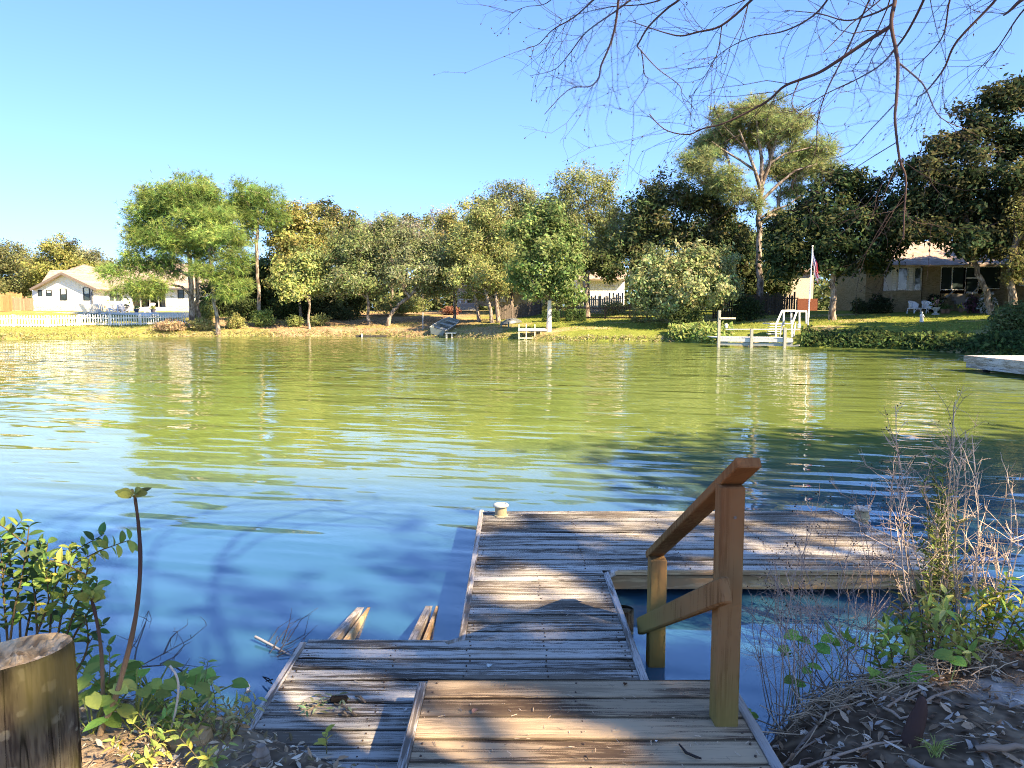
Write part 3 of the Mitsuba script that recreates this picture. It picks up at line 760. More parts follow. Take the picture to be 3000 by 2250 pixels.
# ---- behind the white house
for px, Y, spec, col, lab, sd in (
        (30, 96, [(20, 760, 90, 50), (-60, 790, 70, 60), (80, 810, 80, 50), (10, 840, 100, 40)], (0.15, 0.16, 0.07), 'dull green tree behind the wooden fence at the left edge', 41),
        (165, 94, [(165, 735, 62, 42), (140, 790, 60, 45), (200, 780, 60, 40)], (0.20, 0.205, 0.065), 'yellowish tree just behind the white house gable', 42),
        (270, 98, [(230, 745, 60, 36), (290, 785, 55, 32), (330, 800, 40, 26)], (0.15, 0.16, 0.085), 'grey-green tree behind the white house ridge', 43),
        (430, 99, [(430, 790, 80, 30), (510, 790, 60, 34)], (0.16, 0.17, 0.08), 'low tree behind the taller roof of the white house', 44)):
    tree('background_tree', lab, (px, Y), [(px, 860), (px, 780)], spec, 'fine', col, sd, r0=0.25, clump=0.75, dens=0.8, size=1.3)
for px, Y, spec, col, lab, sd in (
        (665, 70, [(640, 870, 60, 60), (700, 840, 65, 70), (690, 920, 70, 40), (745, 820, 45, 70)], (0.07, 0.095, 0.035), 'dark thicket tree between the young pine and the slimmer pine', 45),
        (800, 70, [(800, 820, 80, 90), (850, 890, 70, 55), (750, 890, 50, 50)], (0.075, 0.10, 0.038), 'dark leafy thicket behind the slimmer pine trunk', 46),
        (960, 69, [(950, 850, 80, 80), (1020, 870, 70, 55), (1060, 840, 50, 50)], (0.10, 0.12, 0.05), 'shaded thicket under the golden tree', 47),
        (1560, 72, [(1560, 700, 90, 90), (1480, 770, 80, 80), (1640, 660, 90, 90), (1790, 700, 90, 80), (1870, 680, 60, 70), (1730, 760, 80, 50)], (0.07, 0.09, 0.035), 'shaded tree filling the gap behind the dense round tree', 48),
        (2180, 62, [(2170, 840, 55, 60), (2230, 830, 60, 60), (2290, 830, 40, 50), (2150, 780, 60, 50)], (0.055, 0.07, 0.03), 'dark hedge-like tree in front of the dark board fence', 49),
        (1240, 84, [(1240, 715, 120, 80), (1110, 730, 100, 70), (1350, 710, 100, 90), (1450, 690, 80, 90), (1010, 740, 80, 60)], (0.12, 0.135, 0.06), 'distant tree mass glimpsed behind the oaks', 50),
        (2120, 88, [(2110, 700, 110, 60), (2230, 720, 110, 50), (2320, 690, 90, 60)], (0.10, 0.12, 0.05), 'distant tree seen past the big pine trunk', 51)):
    tree('thicket_tree', lab, (px, Y), [(px, 900), (px, 850)], spec, 'broad', col, sd, r0=0.14, clump=0.6, dens=0.9, size=1.15)

# ---- on our own bank, behind and right of the camera: the trees whose shade falls on dock and water
def bank_tree(name, label, base, lobes, kind, col, seed, **kw):
    q = np.random.default_rng(seed)
    key = thing(name, label, 'tree')
    x, y = base
    top = np.mean([l[0] for l in lobes], 0)
    g = np.array([x, y, tz(x, y) - 0.2])
    s = np.linspace(0, 1, 9)[:, None]
    grow(key, q, g + (top - g) * s + np.array([0, 0, 0.6]) * np.sin(s * 3.1), [(np.array(c, float), np.array(r, float)) for c, r in lobes], kind, col, **kw)
    return key


bank_tree('shore_oak', 'leafy oak on the near bank behind the camera whose shade dapples the dock', (7.5, -5.5), [((8.3, -3.3, 8.6), (2.7, 1.8, 1.4)), ((4.75, -3.5, 6.8), (0.5, 0.5, 0.4)), ((10.6, -3.0, 8.5), (1.4, 1.3, 1.0)), ((9.8, -2.0, 9.0), (1.9, 1.2, 0.8)), ((11.8, -2.4, 9.2), (1.6, 1.2, 0.8)), ((12.6, -5.4, 9.6), (2.4, 1.8, 1.5))],
          'broad', (0.10, 0.13, 0.045), 61, r0=0.38, clump=0.55, dens=0.5, size=1.3, cover=0.36)

# ================================================================ helpers for the far bank
def rect(mb, px0, py0, px1, py1, Y, th=0.06, c=None, Yp=None):
    """A slab facing the lake whose front lies at the distance Y and covers the photograph's rectangle."""
    Yp = Yp or Y
    a, b = P(px0, py1, Yp), P(px1, py0, Yp)
    return mb.box([a[0], Y, a[2]], [b[0], Y + th, b[2]], c)


def window(parent, px0, py0, px1, py1, Y, mull=1, hbar=True, frame=(0.03, 0.035, 0.035), w=1.6, blinds=False):
    k = w
    fr = MB(frame)
    rect(fr, px0, py0, px1, py0 + k, Y - 0.05, 0.09, Yp=Y)
    rect(fr, px0, py1 - k, px1, py1, Y - 0.05, 0.09, Yp=Y)
    for i in range(mull + 1):
        x = px0 + (px1 - px0 - k) * i / mull
        rect(fr, x, py0 + k, x + k, py1 - k, Y - 0.05, 0.09, Yp=Y)
    if hbar:
        m = (py0 + py1) / 2
        for i in range(mull):
            xa = px0 + (px1 - px0 - k) * i / mull + k
            rect(fr, xa, m - k / 2, px0 + (px1 - px0 - k) * (i + 1) / mull, m + k / 2, Y - 0.045, 0.08, Yp=Y)
    wk = part(parent, 'window', fr, 'paint')
    if blinds:
        rect_b = MB((0.62, 0.68, 0.62))
        rect(rect_b, px0 + k, py0 + k, px1 - k, (py0 + py1) / 2, Y - 0.012, 0.01, Yp=Y)
        part(wk, 'blind', rect_b, 'paint')
    g = MB()
    rect(g, px0 + k, py0 + k, px1 - k, py1 - k, Y - 0.01, 0.012, Yp=Y)
    part(wk, 'pane', g, 'pane')


def bush(name, label, cat, px, Y, rx, h, col, seed, dens=1.0, size=1.0, alt=None, share=0.3, group=None, flowers=None, boxy=False, kind='broad', lift=0.0):
    """A shrub px half-width rx and h pixels tall: stems and a leafy crown resting on the ground."""
    q = np.random.default_rng(seed)
    g = S(px, Y)
    k = Y / F
    R, Hh = rx * k, h * k
    key = thing(name, label, cat, group)
    n = int(max(120, 420 * dens * R * Hh * 4 / size ** 2))
    if boxy:
        u = q.uniform(-1, 1, (n, 3))
        ax = q.integers(0, 3, n)
        u[np.arange(n), ax] = np.sign(u[np.arange(n), ax]) * q.uniform(0.8, 1.02, n)
        C = g + u * [R, min(R, 0.7), Hh / 2] + [0, 0, Hh / 2]
        bias = u
    else:
        u = unit(q.normal(size=(n, 3)))
        rad = q.random(n) ** 0.35 * (0.45 + 1.05 * meshkit.noise(u * 2.3 + seed, seed))
        C = g + u * rad[:, None] * [R, R * 0.8, Hh * 0.55] + [0, 0, Hh * 0.48]
        C[:, 2] = np.maximum(C[:, 2], g[2] + 0.03 + lift * Hh * q.random(n))
        bias = u
    cc = palette(q, n, col, 0.25, alt, share)
    if flowers:
        m = q.random(n) < 0.45
        cc[m] = palette(q, m.sum(), flowers, 0.08)
    part(key, 'foliage', leaf_cloud(q, C, bias * 0.8 + [0, 0, 0.4], 0.13 * size, 0.07 * size, cc), 'leaf')
    for i in range(3):
        a = q.uniform(0, 6.28)
        tip = g + np.array([math.cos(a) * R * 0.4, math.sin(a) * R * 0.3, Hh * 0.6])
        part(key, 'stem', MB((0.2, 0.15, 0.1)).tube([g - [0, 0, 0.1], (g + tip) / 2 + [0.02, 0, 0], tip], [0.035, 0.025, 0.01], 5), 'matte', True)
    return key


def roof_slab(parent, pts, th=0.16, name='roof', bsdf='shingle'):
    return part(parent, name, MB((0.4, 0.3, 0.24)).slab(pts, th), bsdf)


WHITE, TRIM = (0.80, 0.80, 0.77), (0.18, 0.15, 0.13)
# ================================================================ the white house on the left
house = thing('white_house', 'white house with gabled wing, brick skirting and tan shingle roof on the left bank', 'house')
A, B, G = P(98, 921, 75), P(273, 842, 75), P(181, 800, 75)
gw = MB(WHITE)
gv = np.array([[A[0], 75, A[2] - 0.4], [B[0], 75, A[2] - 0.4], [B[0], 75, B[2]], [G[0], 75, G[2]], [A[0], 75, B[2]]])
gw.slab(gv, 0.25)
gw.box([A[0], 75.25, A[2] - 0.4], [A[0] + 0.2, 84, B[2]])
gw.box([B[0] - 0.2, 75.25, A[2] - 0.4], [B[0], 84, B[2]])
part(house, 'wall', gw, 'matte', label='white gabled wing wall')
sk = MB()
rect(sk, 98, 894, 273, 925, 74.93, 0.06, Yp=75)
sk.box([B[0], 75, A[2] - 0.4], [B[0] + 0.05, 78, P(0, 894, 75)[2]])
part(house, 'brick_skirt', sk, 'white_brick')
mw = MB(WHITE)
rect(mw, 255, 845, 384, 925, 78, 0.25)
part(house, 'wall', mw, 'matte', label='white main wall left of the patio')
mw = MB(WHITE)
rect(mw, 487, 845, 640, 925, 78, 0.25)
part(house, 'wall', mw, 'matte', label='white main wall right of the patio')
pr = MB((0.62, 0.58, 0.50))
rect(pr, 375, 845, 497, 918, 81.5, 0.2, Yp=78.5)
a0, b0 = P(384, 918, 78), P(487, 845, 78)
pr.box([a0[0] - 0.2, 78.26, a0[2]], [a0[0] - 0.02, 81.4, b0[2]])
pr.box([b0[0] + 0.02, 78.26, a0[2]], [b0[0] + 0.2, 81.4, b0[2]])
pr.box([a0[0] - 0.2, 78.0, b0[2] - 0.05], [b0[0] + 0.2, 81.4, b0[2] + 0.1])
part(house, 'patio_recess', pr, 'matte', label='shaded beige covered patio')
for w_ in ((402, 860, 424, 893), (434, 855, 470, 897)):
    window(house, *w_, 81.45, 1, True)
ps = MB((0.35, 0.34, 0.32))
for x_ in (384, 409, 436, 462, 486):
    rect(ps, x_, 847, x_ + 1.2, 900, 78.1, 0.05, Yp=78)
part(house, 'patio_post', ps, 'paint', kind='stuff')
lw = MB(WHITE)
rect(lw, 384, 900, 487, 920, 77.98, 0.2, Yp=78)
part(house, 'low_wall', lw, 'matte')
b2 = MB()
rect(b2, 490, 895, 640, 925, 77.93, 0.06, Yp=78)
part(house, 'brick_skirt', b2, 'white_brick')
for w_ in ((112, 849.5, 124, 867.5, 1, False, False), (136, 849.5, 152, 867.5, 1, True, True), (177, 845, 196, 880, 1, True, True), (245, 842, 264, 880, 1, True, True)):
    window(house, *w_[:4], 75, w_[4], w_[5], blinds=w_[6])
window(house, 312, 847, 355, 881, 78, 3, True, frame=(0.04, 0.075, 0.07), blinds=True)
window(house, 521, 845, 539, 874, 78, 1, True)
E1, E2 = P(89, 846, 74.4), P(282, 846, 74.4)
ridge_f, ridge_b = P(180, 797.5, 74.4), P(180, 797.5, 74.4) + np.array([0, 9.5, 0])
roof_slab(house, [E1, E1 * [1, 0, 1] + [0, 84, 0], ridge_b, ridge_f][::-1])
roof_slab(house, [ridge_f, ridge_b, E2 * [1, 0, 1] + [0, 84, 0], E2][::-1])
part(house, 'barge_board', MB(TRIM).beam(E1 + [0, -0.06, -0.1], ridge_f + [0, -0.06, -0.1], 0.08, 0.24), 'matte')
part(house, 'barge_board', MB(TRIM).beam(ridge_f + [0, -0.06, -0.1], E2 + [0, -0.06, -0.1], 0.08, 0.24), 'matte')
roof_slab(house, [P(262, 845, 77.4), P(640, 845, 77.4), P(560, 791, 84.2), P(146, 791, 84.2)])
roof_slab(house, [P(146, 791, 84.2), P(118, 832, 80), P(262, 845, 77.4)])
roof_slab(house, [P(383, 843.5, 77.3), P(640, 843.5, 77.3), P(600, 773, 86), P(383, 773, 86)])
for tri in ([P(246, 774, 88), P(205, 796, 85), P(290, 796, 85)], [P(246, 774, 88), P(290, 796, 85), P(318, 796, 90)], [P(246, 774, 88), P(180, 796, 90), P(205, 796, 85)]):
    roof_slab(house, tri, 0.1)
part(house, 'roof_vent', MB((0.1, 0.08, 0.07)).beam(P(304, 798, 83.2), P(311, 798, 83.2), 0.3, 0.2), 'matte')
part(house, 'gutter', MB((0.10, 0.10, 0.11)).beam(P(290, 846.5, 77.3), P(640, 846.5, 77.3), 0.12, 0.14), 'paint')
part(house, 'downspout', MB((0.09, 0.10, 0.12)).tube([P(281, 843, 74.9), P(271, 850, 74.85), P(268.5, 856, 74.8), P(271, 912, 74.8), P(262, 920, 74.6)], 0.075, 8), 'paint', True)
# ---- the terrace in front of it
ter = thing('terrace', 'white terrace wall and floor in front of the white house', 'terrace')
z_t = P(0, 915, 68)[2]
tm = MB((0.78, 0.78, 0.76))
rect(tm, 290, 915, 600, 955, 68, 0.2)
part(ter, 'wall', tm, 'matte')
x0, x1 = P(290, 915, 68)[0], P(600, 915, 68)[0]
part(ter, 'floor', MB((0.72, 0.72, 0.70)).box([x0 - 6, 68.21, z_t - 0.2], [x1, 77.92, z_t - 0.02]), 'matte')
st = MB((0.80, 0.80, 0.78))
for i in range(4):
    a = P(405, 918, 67.9)
    st.box([a[0], 67.98 - 0.3 * (i + 1), z_t - 0.9], [a[0] + 1.3, 67.98 - 0.3 * i, z_t - 0.16 * (i + 1)])
part(ter, 'steps', st, 'matte')


def lawn_chair(x, y, z, rot, name, label, group=None, col=(0.82, 0.82, 0.80), s=1.0):
    """Slatted low wooden chair."""
    t = thing(name, label, 'chair', group)
    c, sn = math.cos(rot), math.sin(rot)

    def L(a, b, h):
        return np.array([x + s * (a * c - b * sn), y + s * (a * sn + b * c), z + s * h])

    for i in range(5):
        o = -0.24 + 0.12 * i
        part(t, 'back_slat', MB(col).beam(L(o, 0.18, 0.30), L(o * 1.15, 0.50, 0.98 - 0.4 * o * o), 0.09 * s, 0.025 * s, up=(sn, -c, 0.3)), 'matte')
    for i in range(4):
        b = -0.35 + 0.14 * i
        part(t, 'seat_slat', MB(col).beam(L(-0.28, b, 0.38 - 0.06 * i / 3), L(0.28, b, 0.38 - 0.06 * i / 3), 0.12 * s, 0.025 * s), 'matte')
    for sd in (-0.33, 0.33):
        part(t, 'arm', MB(col).beam(L(sd, -0.42, 0.56), L(sd, 0.34, 0.58), 0.11 * s, 0.025 * s), 'matte')
        part(t, 'leg', MB(col).beam(L(sd, -0.36, 0), L(sd, -0.36, 0.55), 0.09 * s, 0.03 * s, up=(0, 1, 0)), 'matte')
        part(t, 'leg', MB(col).beam(L(sd, 0.55, 0), L(sd, -0.38, 0.36), 0.03 * s, 0.1 * s), 'matte')
    return t


for px, Y, r, lab in ((258, 65.5, 2.6, 'leftmost white slatted chair on the lawn by the terrace corner'), (277, 65.0, 3.5, 'middle white slatted chair on the lawn by the terrace corner'), (296, 65.8, 3.3, 'right white slatted chair on the lawn by the terrace corner')):
    g = S(px, Y)
    lawn_chair(g[0], g[1], g[2], r, 'lawn_chair', lab, s=1.15)
for px, r, lab in ((327, 1.5, 'white chair beside the tan storage cabinet on the terrace'), (351, 0.2, 'white chair left of the black covered grill'), (363, 3.0, 'white chair in front of the black covered grill'), (431, 4.2, 'low white chair between the two terrace planters')):
    a = P(px, 915, 71)
    lawn_chair(a[0], 71 + 0.3 * (px % 3), z_t - 0.02, r, 'terrace_chair', lab, s=0.95)
cab = thing('storage_cabinet', 'tall tan storage cabinet against the white house wall', 'cabinet')
cm = MB((0.55, 0.50, 0.38))
rect(cm, 293, 884, 320, 917, 76.2, 0.8)
part(cab, 'body', cm, 'matte')
part(cab, 'handle', MB((0.1, 0.1, 0.1)).box(P(306, 901, 76.15), P(308, 896, 76.15) + [0, 0.04, 0]), 'matte')
gr = thing('covered_grill', 'large barbecue under a black cover on the terrace', 'grill')
cv = P(362, 915, 73)
part(gr, 'cover', MB((0.015, 0.015, 0.018)).lathe([(0.62, z_t - 0.02), (0.60, z_t + 0.55), (0.5, z_t + 0.72), (0.25, z_t + 0.83), (0.001, z_t + 0.85)], (cv[0], 73, 0), 14), 'paint', True)
for px, col, lab in ((400, (0.16, 0.2, 0.06), 'dark pot with a leafy plant on the terrace'), (449, (0.5, 0.5, 0.08), 'pot with yellow flowers on the terrace')):
    a = P(px, 915, 70)
    t = thing('planter', lab, 'planter')
    part(t, 'pot', MB((0.08, 0.08, 0.1)).lathe([(0.16, z_t - 0.02), (0.25, z_t + 0.3), (0.27, z_t + 0.32), (0.22, z_t + 0.32), (0.2, z_t + 0.25), (0.001, z_t + 0.25)], (a[0], 70, 0), 12), 'paint', True)
    q = np.random.default_rng(px)
    part(t, 'plant', leaf_cloud(q, a * [1, 0, 0] + [0, 70, z_t + 0.42] + q.normal(size=(90, 3)) * [0.14, 0.14, 0.12], unit(q.normal(size=(90, 3))), 0.16, 0.07, palette(q, 90, col)), 'leaf')
um = thing('closed_umbrella', 'closed pale patio umbrella near the cabinet', 'umbrella')
a = P(338, 915, 72)
part(um, 'pole', MB((0.5, 0.5, 0.5)).tube([[a[0], 72, z_t - 0.02], [a[0], 72, z_t + 1.5]], 0.025, 6), 'matte')
part(um, 'canopy', MB((0.55, 0.5, 0.47)).lathe([(0.10, z_t + 0.65), (0.13, z_t + 0.75), (0.07, z_t + 1.3), (0.01, z_t + 1.52)], (a[0], 72, 0), 8), 'matte')
tb = thing('patio_table', 'small white table with chairs on the terrace', 'table')
a = P(338, 915, 70.6)
part(tb, 'top', MB(WHITE).box([a[0] - 0.5, 70.2, z_t + 0.66], [a[0] + 0.5, 71.1, z_t + 0.70]), 'matte')
for sx in (-0.42, 0.42):
    for sy in (-0.35, 0.35):
        part(tb, 'leg', MB(WHITE).box([a[0] + sx - 0.03, 70.65 + sy - 0.03, z_t - 0.02], [a[0] + sx + 0.03, 70.65 + sy + 0.03, z_t + 0.66]), 'matte')


# ---- fences
def fence(name, label, pts, step, bw, bh, col, bsdf='matte', top=0.0, pointed=False, post=2.4, rails=(0.2, 0.8), pname='picket', jitter=0.0, th=0.022, seed=1, postcol=None):
    """pts: [(px, Y), ...] on the ground; one board per step, rails and posts."""
    q = np.random.default_rng(seed)
    t = thing(name, label, 'fence')
    gp = np.array([S(a, b) for a, b in pts])
    seg = np.linalg.norm(np.diff(gp[:, :2], axis=0), axis=1)
    cum = np.concatenate([[0], np.cumsum(seg)])
    at = lambda d: np.array([np.interp(d, cum, gp[:, 0]), np.interp(d, cum, gp[:, 1])])
    n = int(cum[-1] / step)
    for i in range(n):
        p, p2 = at(i * step), at(min(i * step + 0.1, cum[-1]))
        d = unit(np.append(p2 - p, 0))
        z = tz(*p)
        h = bh * (1 + jitter * q.normal())
        c = np.clip(np.array(col) * (1 + (0.04 + jitter) * q.normal()), 0, 0.9)
        nrm = np.array([-d[1], d[0], 0])
        o = np.array([p[0], p[1], z + 0.05])
        w = bw / 2
        prof = [o - d * w, o + d * w, o + d * w + [0, 0, h], o - d * w + [0, 0, h]]
        if pointed:
            prof = prof[:3] + [o + [0, 0, h + bw * 0.6]] + prof[3:]
        part(t, pname, MB(c).slab(prof, th), bsdf)
    for hz in rails:
        for i in range(len(gp) - 1):
            a, b = gp[i] + [0, 0, hz * bh], gp[i + 1] + [0, 0, hz * bh]
            a[2], b[2] = tz(*gp[i][:2]) + hz * bh, tz(*gp[i + 1][:2]) + hz * bh
            part(t, 'rail', MB(col).beam(a + [0, 0.05, 0], b + [0, 0.05, 0], 0.04, 0.08), bsdf)
    for i in range(int(cum[-1] / post) + 1):
        p = at(i * post)
        z = tz(*p)
        pc = postcol or col
        part(t, 'post', MB(pc).box([p[0] - 0.05, p[1] + 0.02, z - 0.2], [p[0] + 0.05, p[1] + 0.12, z + bh * 1.1]).box([p[0] - 0.07, p[1], z + bh * 1.1], [p[0] + 0.07, p[1] + 0.14, z + bh * 1.1 + 0.04]), bsdf)
    return t


fence('picket_fence', 'long white picket fence along the left shore below the white house', [(-60, 55.0), (40, 55.6), (130, 56.8), (240, 58.6), (340, 60.0), (430, 61.3), (550, 62.2)], 0.185, 0.085, 0.80, (0.84, 0.84, 0.82), pointed=True, post=2.2, seed=3)
fence('board_fence', 'orange-brown board fence at the far left edge', [(-40, 69), (38, 70.5)], 0.16, 0.15, 1.45, (0.30, 0.17, 0.08), jitter=0.06, pname='board', seed=4)
fence('gate_fence', 'brown wooden gate and fence panel joining the white house corner', [(40, 73.5), (102, 74.2)], 0.15, 0.14, 1.25, (0.30, 0.20, 0.13), jitter=0.06, pname='board', post=1.1, seed=5, postcol=(0.5, 0.34, 0.2))
fence('tall_back_fence', 'tall sunlit board fence behind the brown gate', [(-40, 82), (72, 83)], 0.16, 0.15, 1.9, (0.34, 0.22, 0.10), jitter=0.05, pname='board', seed=6)
fence('dark_board_fence', 'dark weathered board fence left of the dense round tree', [(1466, 61.5), (1502, 62), (1590, 66)], 0.16, 0.14, 1.15, (0.12, 0.10, 0.085), jitter=0.1, pname='board', seed=7)
fence('pale_board_fence', 'pale weathered board fence under the tall pale tree', [(1690, 66), (1825, 68)], 0.19, 0.15, 1.5, (0.42, 0.36, 0.30), jitter=0.1, pname='board', seed=8)
fence('iron_fence', 'black iron fence crossing the lawn between the hedges', [(1632, 60.0), (1760, 58.8), (1985, 56.5)], 0.14, 0.022, 0.95, (0.02, 0.02, 0.022), post=2.0, rails=(0.15, 0.95), pname='bar', seed=9)
fence('shadowed_fence', 'tall dark board fence under the dark magnolia', [(2090, 55.5), (2240, 55.5), (2338, 55.0)], 0.17, 0.14, 1.55, (0.085, 0.07, 0.055), jitter=0.1, pname='board', seed=10)

# ---- white van behind the fence
van = thing('white_van', 'white van whose roof shows above the fence at the left edge', 'van')
vz = P(0, 866, 88)[2]
xv0, xv1 = P(-70, 866, 88)[0], P(36, 866, 88)[0]
body = np.array([[xv0, 0, vz - 1.9], [xv1 + 0.9, 0, vz - 1.9], [xv1 + 0.9, 0, vz - 1.0], [xv1 + 0.1, 0, vz - 0.75], [xv1 - 0.45, 0, vz - 0.08], [xv1 - 0.7, 0, vz], [xv0, 0, vz]]) + [0, 88, 0]
part(van, 'body', MB((0.82, 0.82, 0.82)).slab(body, -1.8), 'paint')
part(van, 'side_window', MB((0.05, 0.05, 0.08)).slab([[xv1 - 2.9, 87.99, vz - 0.65], [xv1 - 1.5, 87.99, vz - 0.65], [xv1 - 1.5, 87.99, vz - 0.22], [xv1 - 2.9, 87.99, vz - 0.22]], 0.02), 'paint')
part(van, 'side_window', MB((0.05, 0.05, 0.08)).slab([[xv1 - 1.3, 87.99, vz - 0.65], [xv1 - 0.25, 87.99, vz - 0.65], [xv1 - 0.65, 87.99, vz - 0.2], [xv1 - 1.3, 87.99, vz - 0.2]], 0.02), 'paint')
for xw in (xv0 + 0.8, xv1 - 0.1):
    part(van, 'wheel', MB((0.02, 0.02, 0.02)).tube([[xw, 87.95, vz - 1.85], [xw, 88.2, vz - 1.85]], 0.33, 14), 'matte')

# ================================================================ houses in the middle
ph = thing('porch_house', 'pinkish-roofed house with a white porch half hidden behind the twin-trunk oak', 'house')
m = MB((0.60, 0.52, 0.42))
rect(m, 1395, 833, 1590, 897, 76, 0.3)
part(ph, 'wall', m, 'matte')
m = MB((0.66, 0.60, 0.54))
rect(m, 1340, 833, 1396, 893, 77.5, 0.2)
part(ph, 'wall', m, 'matte', label='recessed porch wall')
roof_slab(ph, [P(1325, 838, 74), P(1600, 838, 74), P(1570, 785, 81), P(1360, 785, 81)])
for x_ in (1346, 1363, 1392):
    m = MB((0.85, 0.85, 0.83))
    rect(m, x_, 838, x_ + 3.5, 890, 74.6, 0.12)
    part(ph, 'porch_post', m, 'matte')
m = MB((0.85, 0.85, 0.83))
rect(m, 1340, 876, 1395, 878.5, 74.55, 0.06)
part(ph, 'porch_railing', m, 'matte')
m = MB((0.55, 0.5, 0.46))
rect(m, 1338, 888, 1400, 900, 74.3, 2.8)
part(ph, 'porch_floor', m, 'matte')
for i in range(4):
    m = MB((0.42 - 0.02 * i, 0.36, 0.33))
    rect(m, 1348, 890 + 5 * i, 1400, 895 + 5 * i, 74.2 - 0.3 * i, 0.31)
    part(ph, 'step', m, 'matte')
window(ph, 1433, 848, 1451, 874, 76, 2, True, frame=(0.8, 0.8, 0.78))
m = MB((0.80, 0.80, 0.80))
rect(m, 1466, 866, 1480, 884, 75.2, 0.6)
part(ph, 'cooling_unit', m, 'matte', label='white window cooling unit')
m = MB((0.06, 0.06, 0.06))
rect(m, 1370, 846, 1382, 886, 77.45, 0.04)
part(ph, 'door', m, 'paint')

wg = thing('white_garage', 'bright white building glimpsed between the trunks above the pale board fence', 'building')
m = MB((0.84, 0.82, 0.80))
rect(m, 1690, 815, 1830, 895, 82, 5)
part(wg, 'wall', m, 'matte')
roof_slab(wg, [P(1680, 817, 81), P(1840, 817, 81), P(1830, 780, 86), P(1690, 780, 86)])
m = MB((0.55, 0.53, 0.5))
rect(m, 1772, 838, 1804, 840.5, 81.9, 0.08)
part(wg, 'siding_trim', m, 'matte')

wb = thing('cream_building', 'sunlit cream building with a low red brick base right of the dark fence', 'building')
m = MB((0.55, 0.46, 0.37))
rect(m, 2290, 790, 2385, 915, 66, 4)
part(wb, 'wall', m, 'matte')
m = MB((0.17, 0.07, 0.045))
rect(m, 2336, 875, 2396, 915, 65.9, 3)
part(wb, 'brick_base', m, 'matte', label='low red brick base')
roof_slab(wb, [P(2280, 792, 65.5), P(2395, 792, 65.5), P(2385, 760, 69), P(2290, 760, 69)])

# ================================================================ the brick house on the right
bh = thing('brick_house', 'tan brick house with a white screened porch in the shade of the right bank', 'house')
m = MB()
rect(m, 2532, 770, 2620, 925, 55, 5)
part(bh, 'wall', m, 'tan_brick')
m = MB()
rect(m, 2698, 770, 2759, 925, 54, 6)
part(bh, 'wall', m, 'tan_brick')
m = MB()
rect(m, 2936, 770, 3080, 925, 53.5, 6)
part(bh, 'wall', m, 'tan_brick')
bay = MB()
rect(bay, 2611, 851, 2699, 925, 53.4, 1.5)
part(bh, 'bay_base', bay, 'tan_brick')
m = MB((0.62, 0.60, 0.55))
rect(m, 2612, 777, 2699, 851, 53.6, 1.2)
part(bh, 'bay_frame', m, 'matte')
window(bh, 2629, 784, 2660, 850, 53.6, 1, False, frame=(0.6, 0.6, 0.56))
window(bh, 2677, 784, 2699, 850, 53.6, 1, False, frame=(0.6, 0.6, 0.56))
for x0_, x1_ in ((2615, 2628), (2661, 2676)):
    m = MB((0.78, 0.78, 0.74))
    rect(m, x0_, 784, x1_, 851, 53.52, 0.06)
    sh = part(bh, 'shutter', m, 'matte')
    m = MB((0.66, 0.66, 0.63))
    for i in range(9):
        rect(m, x0_ + 2, 787 + i * 7, x1_ - 2, 790 + i * 7, 53.49, 0.03)
    part(sh, 'louver', m, 'matte', kind='stuff')
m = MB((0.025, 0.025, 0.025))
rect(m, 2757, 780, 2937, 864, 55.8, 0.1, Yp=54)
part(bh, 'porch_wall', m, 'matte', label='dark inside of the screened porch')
m = MB((0.30, 0.27, 0.2))
rect(m, 2757, 860, 2937, 925, 54.1, 1.8, Yp=54)
part(bh, 'porch_base', m, 'tan_brick')
fr = MB((0.80, 0.80, 0.77))
for r_ in ((2755, 777, 2940, 783), (2755, 783, 2758, 852), (2788, 783, 2790, 847), (2866, 783, 2869, 852), (2931, 783, 2936, 862), (2758, 847, 2824, 850), (2869, 844, 2931, 847)):
    rect(fr, *r_, 53.95, 0.1, Yp=54)
part(bh, 'porch_frame', fr, 'matte')
dr_ = MB((0.82, 0.82, 0.80))
for r_ in ((2824, 780, 2829, 860), (2861, 780, 2866, 860), (2829, 780, 2861, 785), (2829, 812, 2861, 817), (2829, 855, 2861, 860)):
    rect(dr_, *r_, 53.88, 0.05, Yp=54)
dk = part(bh, 'door', dr_, 'matte', label='white screen door with two glazed panels')
for y0_, y1_ in ((785, 812), (817, 855)):
    g = MB()
    rect(g, 2829, y0_, 2861, y1_, 53.9, 0.01, Yp=54)
    part(dk, 'pane', g, 'pane')
part(dk, 'handle', MB((0.05, 0.05, 0.05)).box(P(2826, 828, 53.84), P(2827.5, 820, 53.84) + [0, 0.04, 0]), 'matte')
sp = MB()
for r_ in ((2758, 783, 2788, 847), (2790, 783, 2824, 847), (2869, 783, 2931, 844)):
    rect(sp, *r_, 53.98, 0.008, Yp=54)
part(bh, 'screen', sp, 'pane', kind='stuff')
m = MB((0.82, 0.82, 0.80))
rect(m, 2600, 772, 3080, 778, 53.0, 0.1, Yp=53.0)
part(bh, 'fascia', m, 'matte')
roof_slab(bh, [P(2525, 774, 53.0), P(3080, 774, 52.9), P(3040, 706, 61), P(2600, 706, 61)])
for tri in ([P(2737, 739, 56.5), P(2612, 776, 52.6), P(2826, 776, 52.6)], [P(2737, 739, 56.5), P(2826, 776, 52.6), P(2850, 770, 57)]):
    roof_slab(bh, tri, 0.12)
for i in range(5):
    m = MB((0.30, 0.28, 0.25))
    rect(m, 2793, 861 + 9.5 * i, 2834, 872 + 9.5 * i, 53.8 - 0.28 * i, 0.3, Yp=53.6)
    part(bh, 'step', m, 'matte')
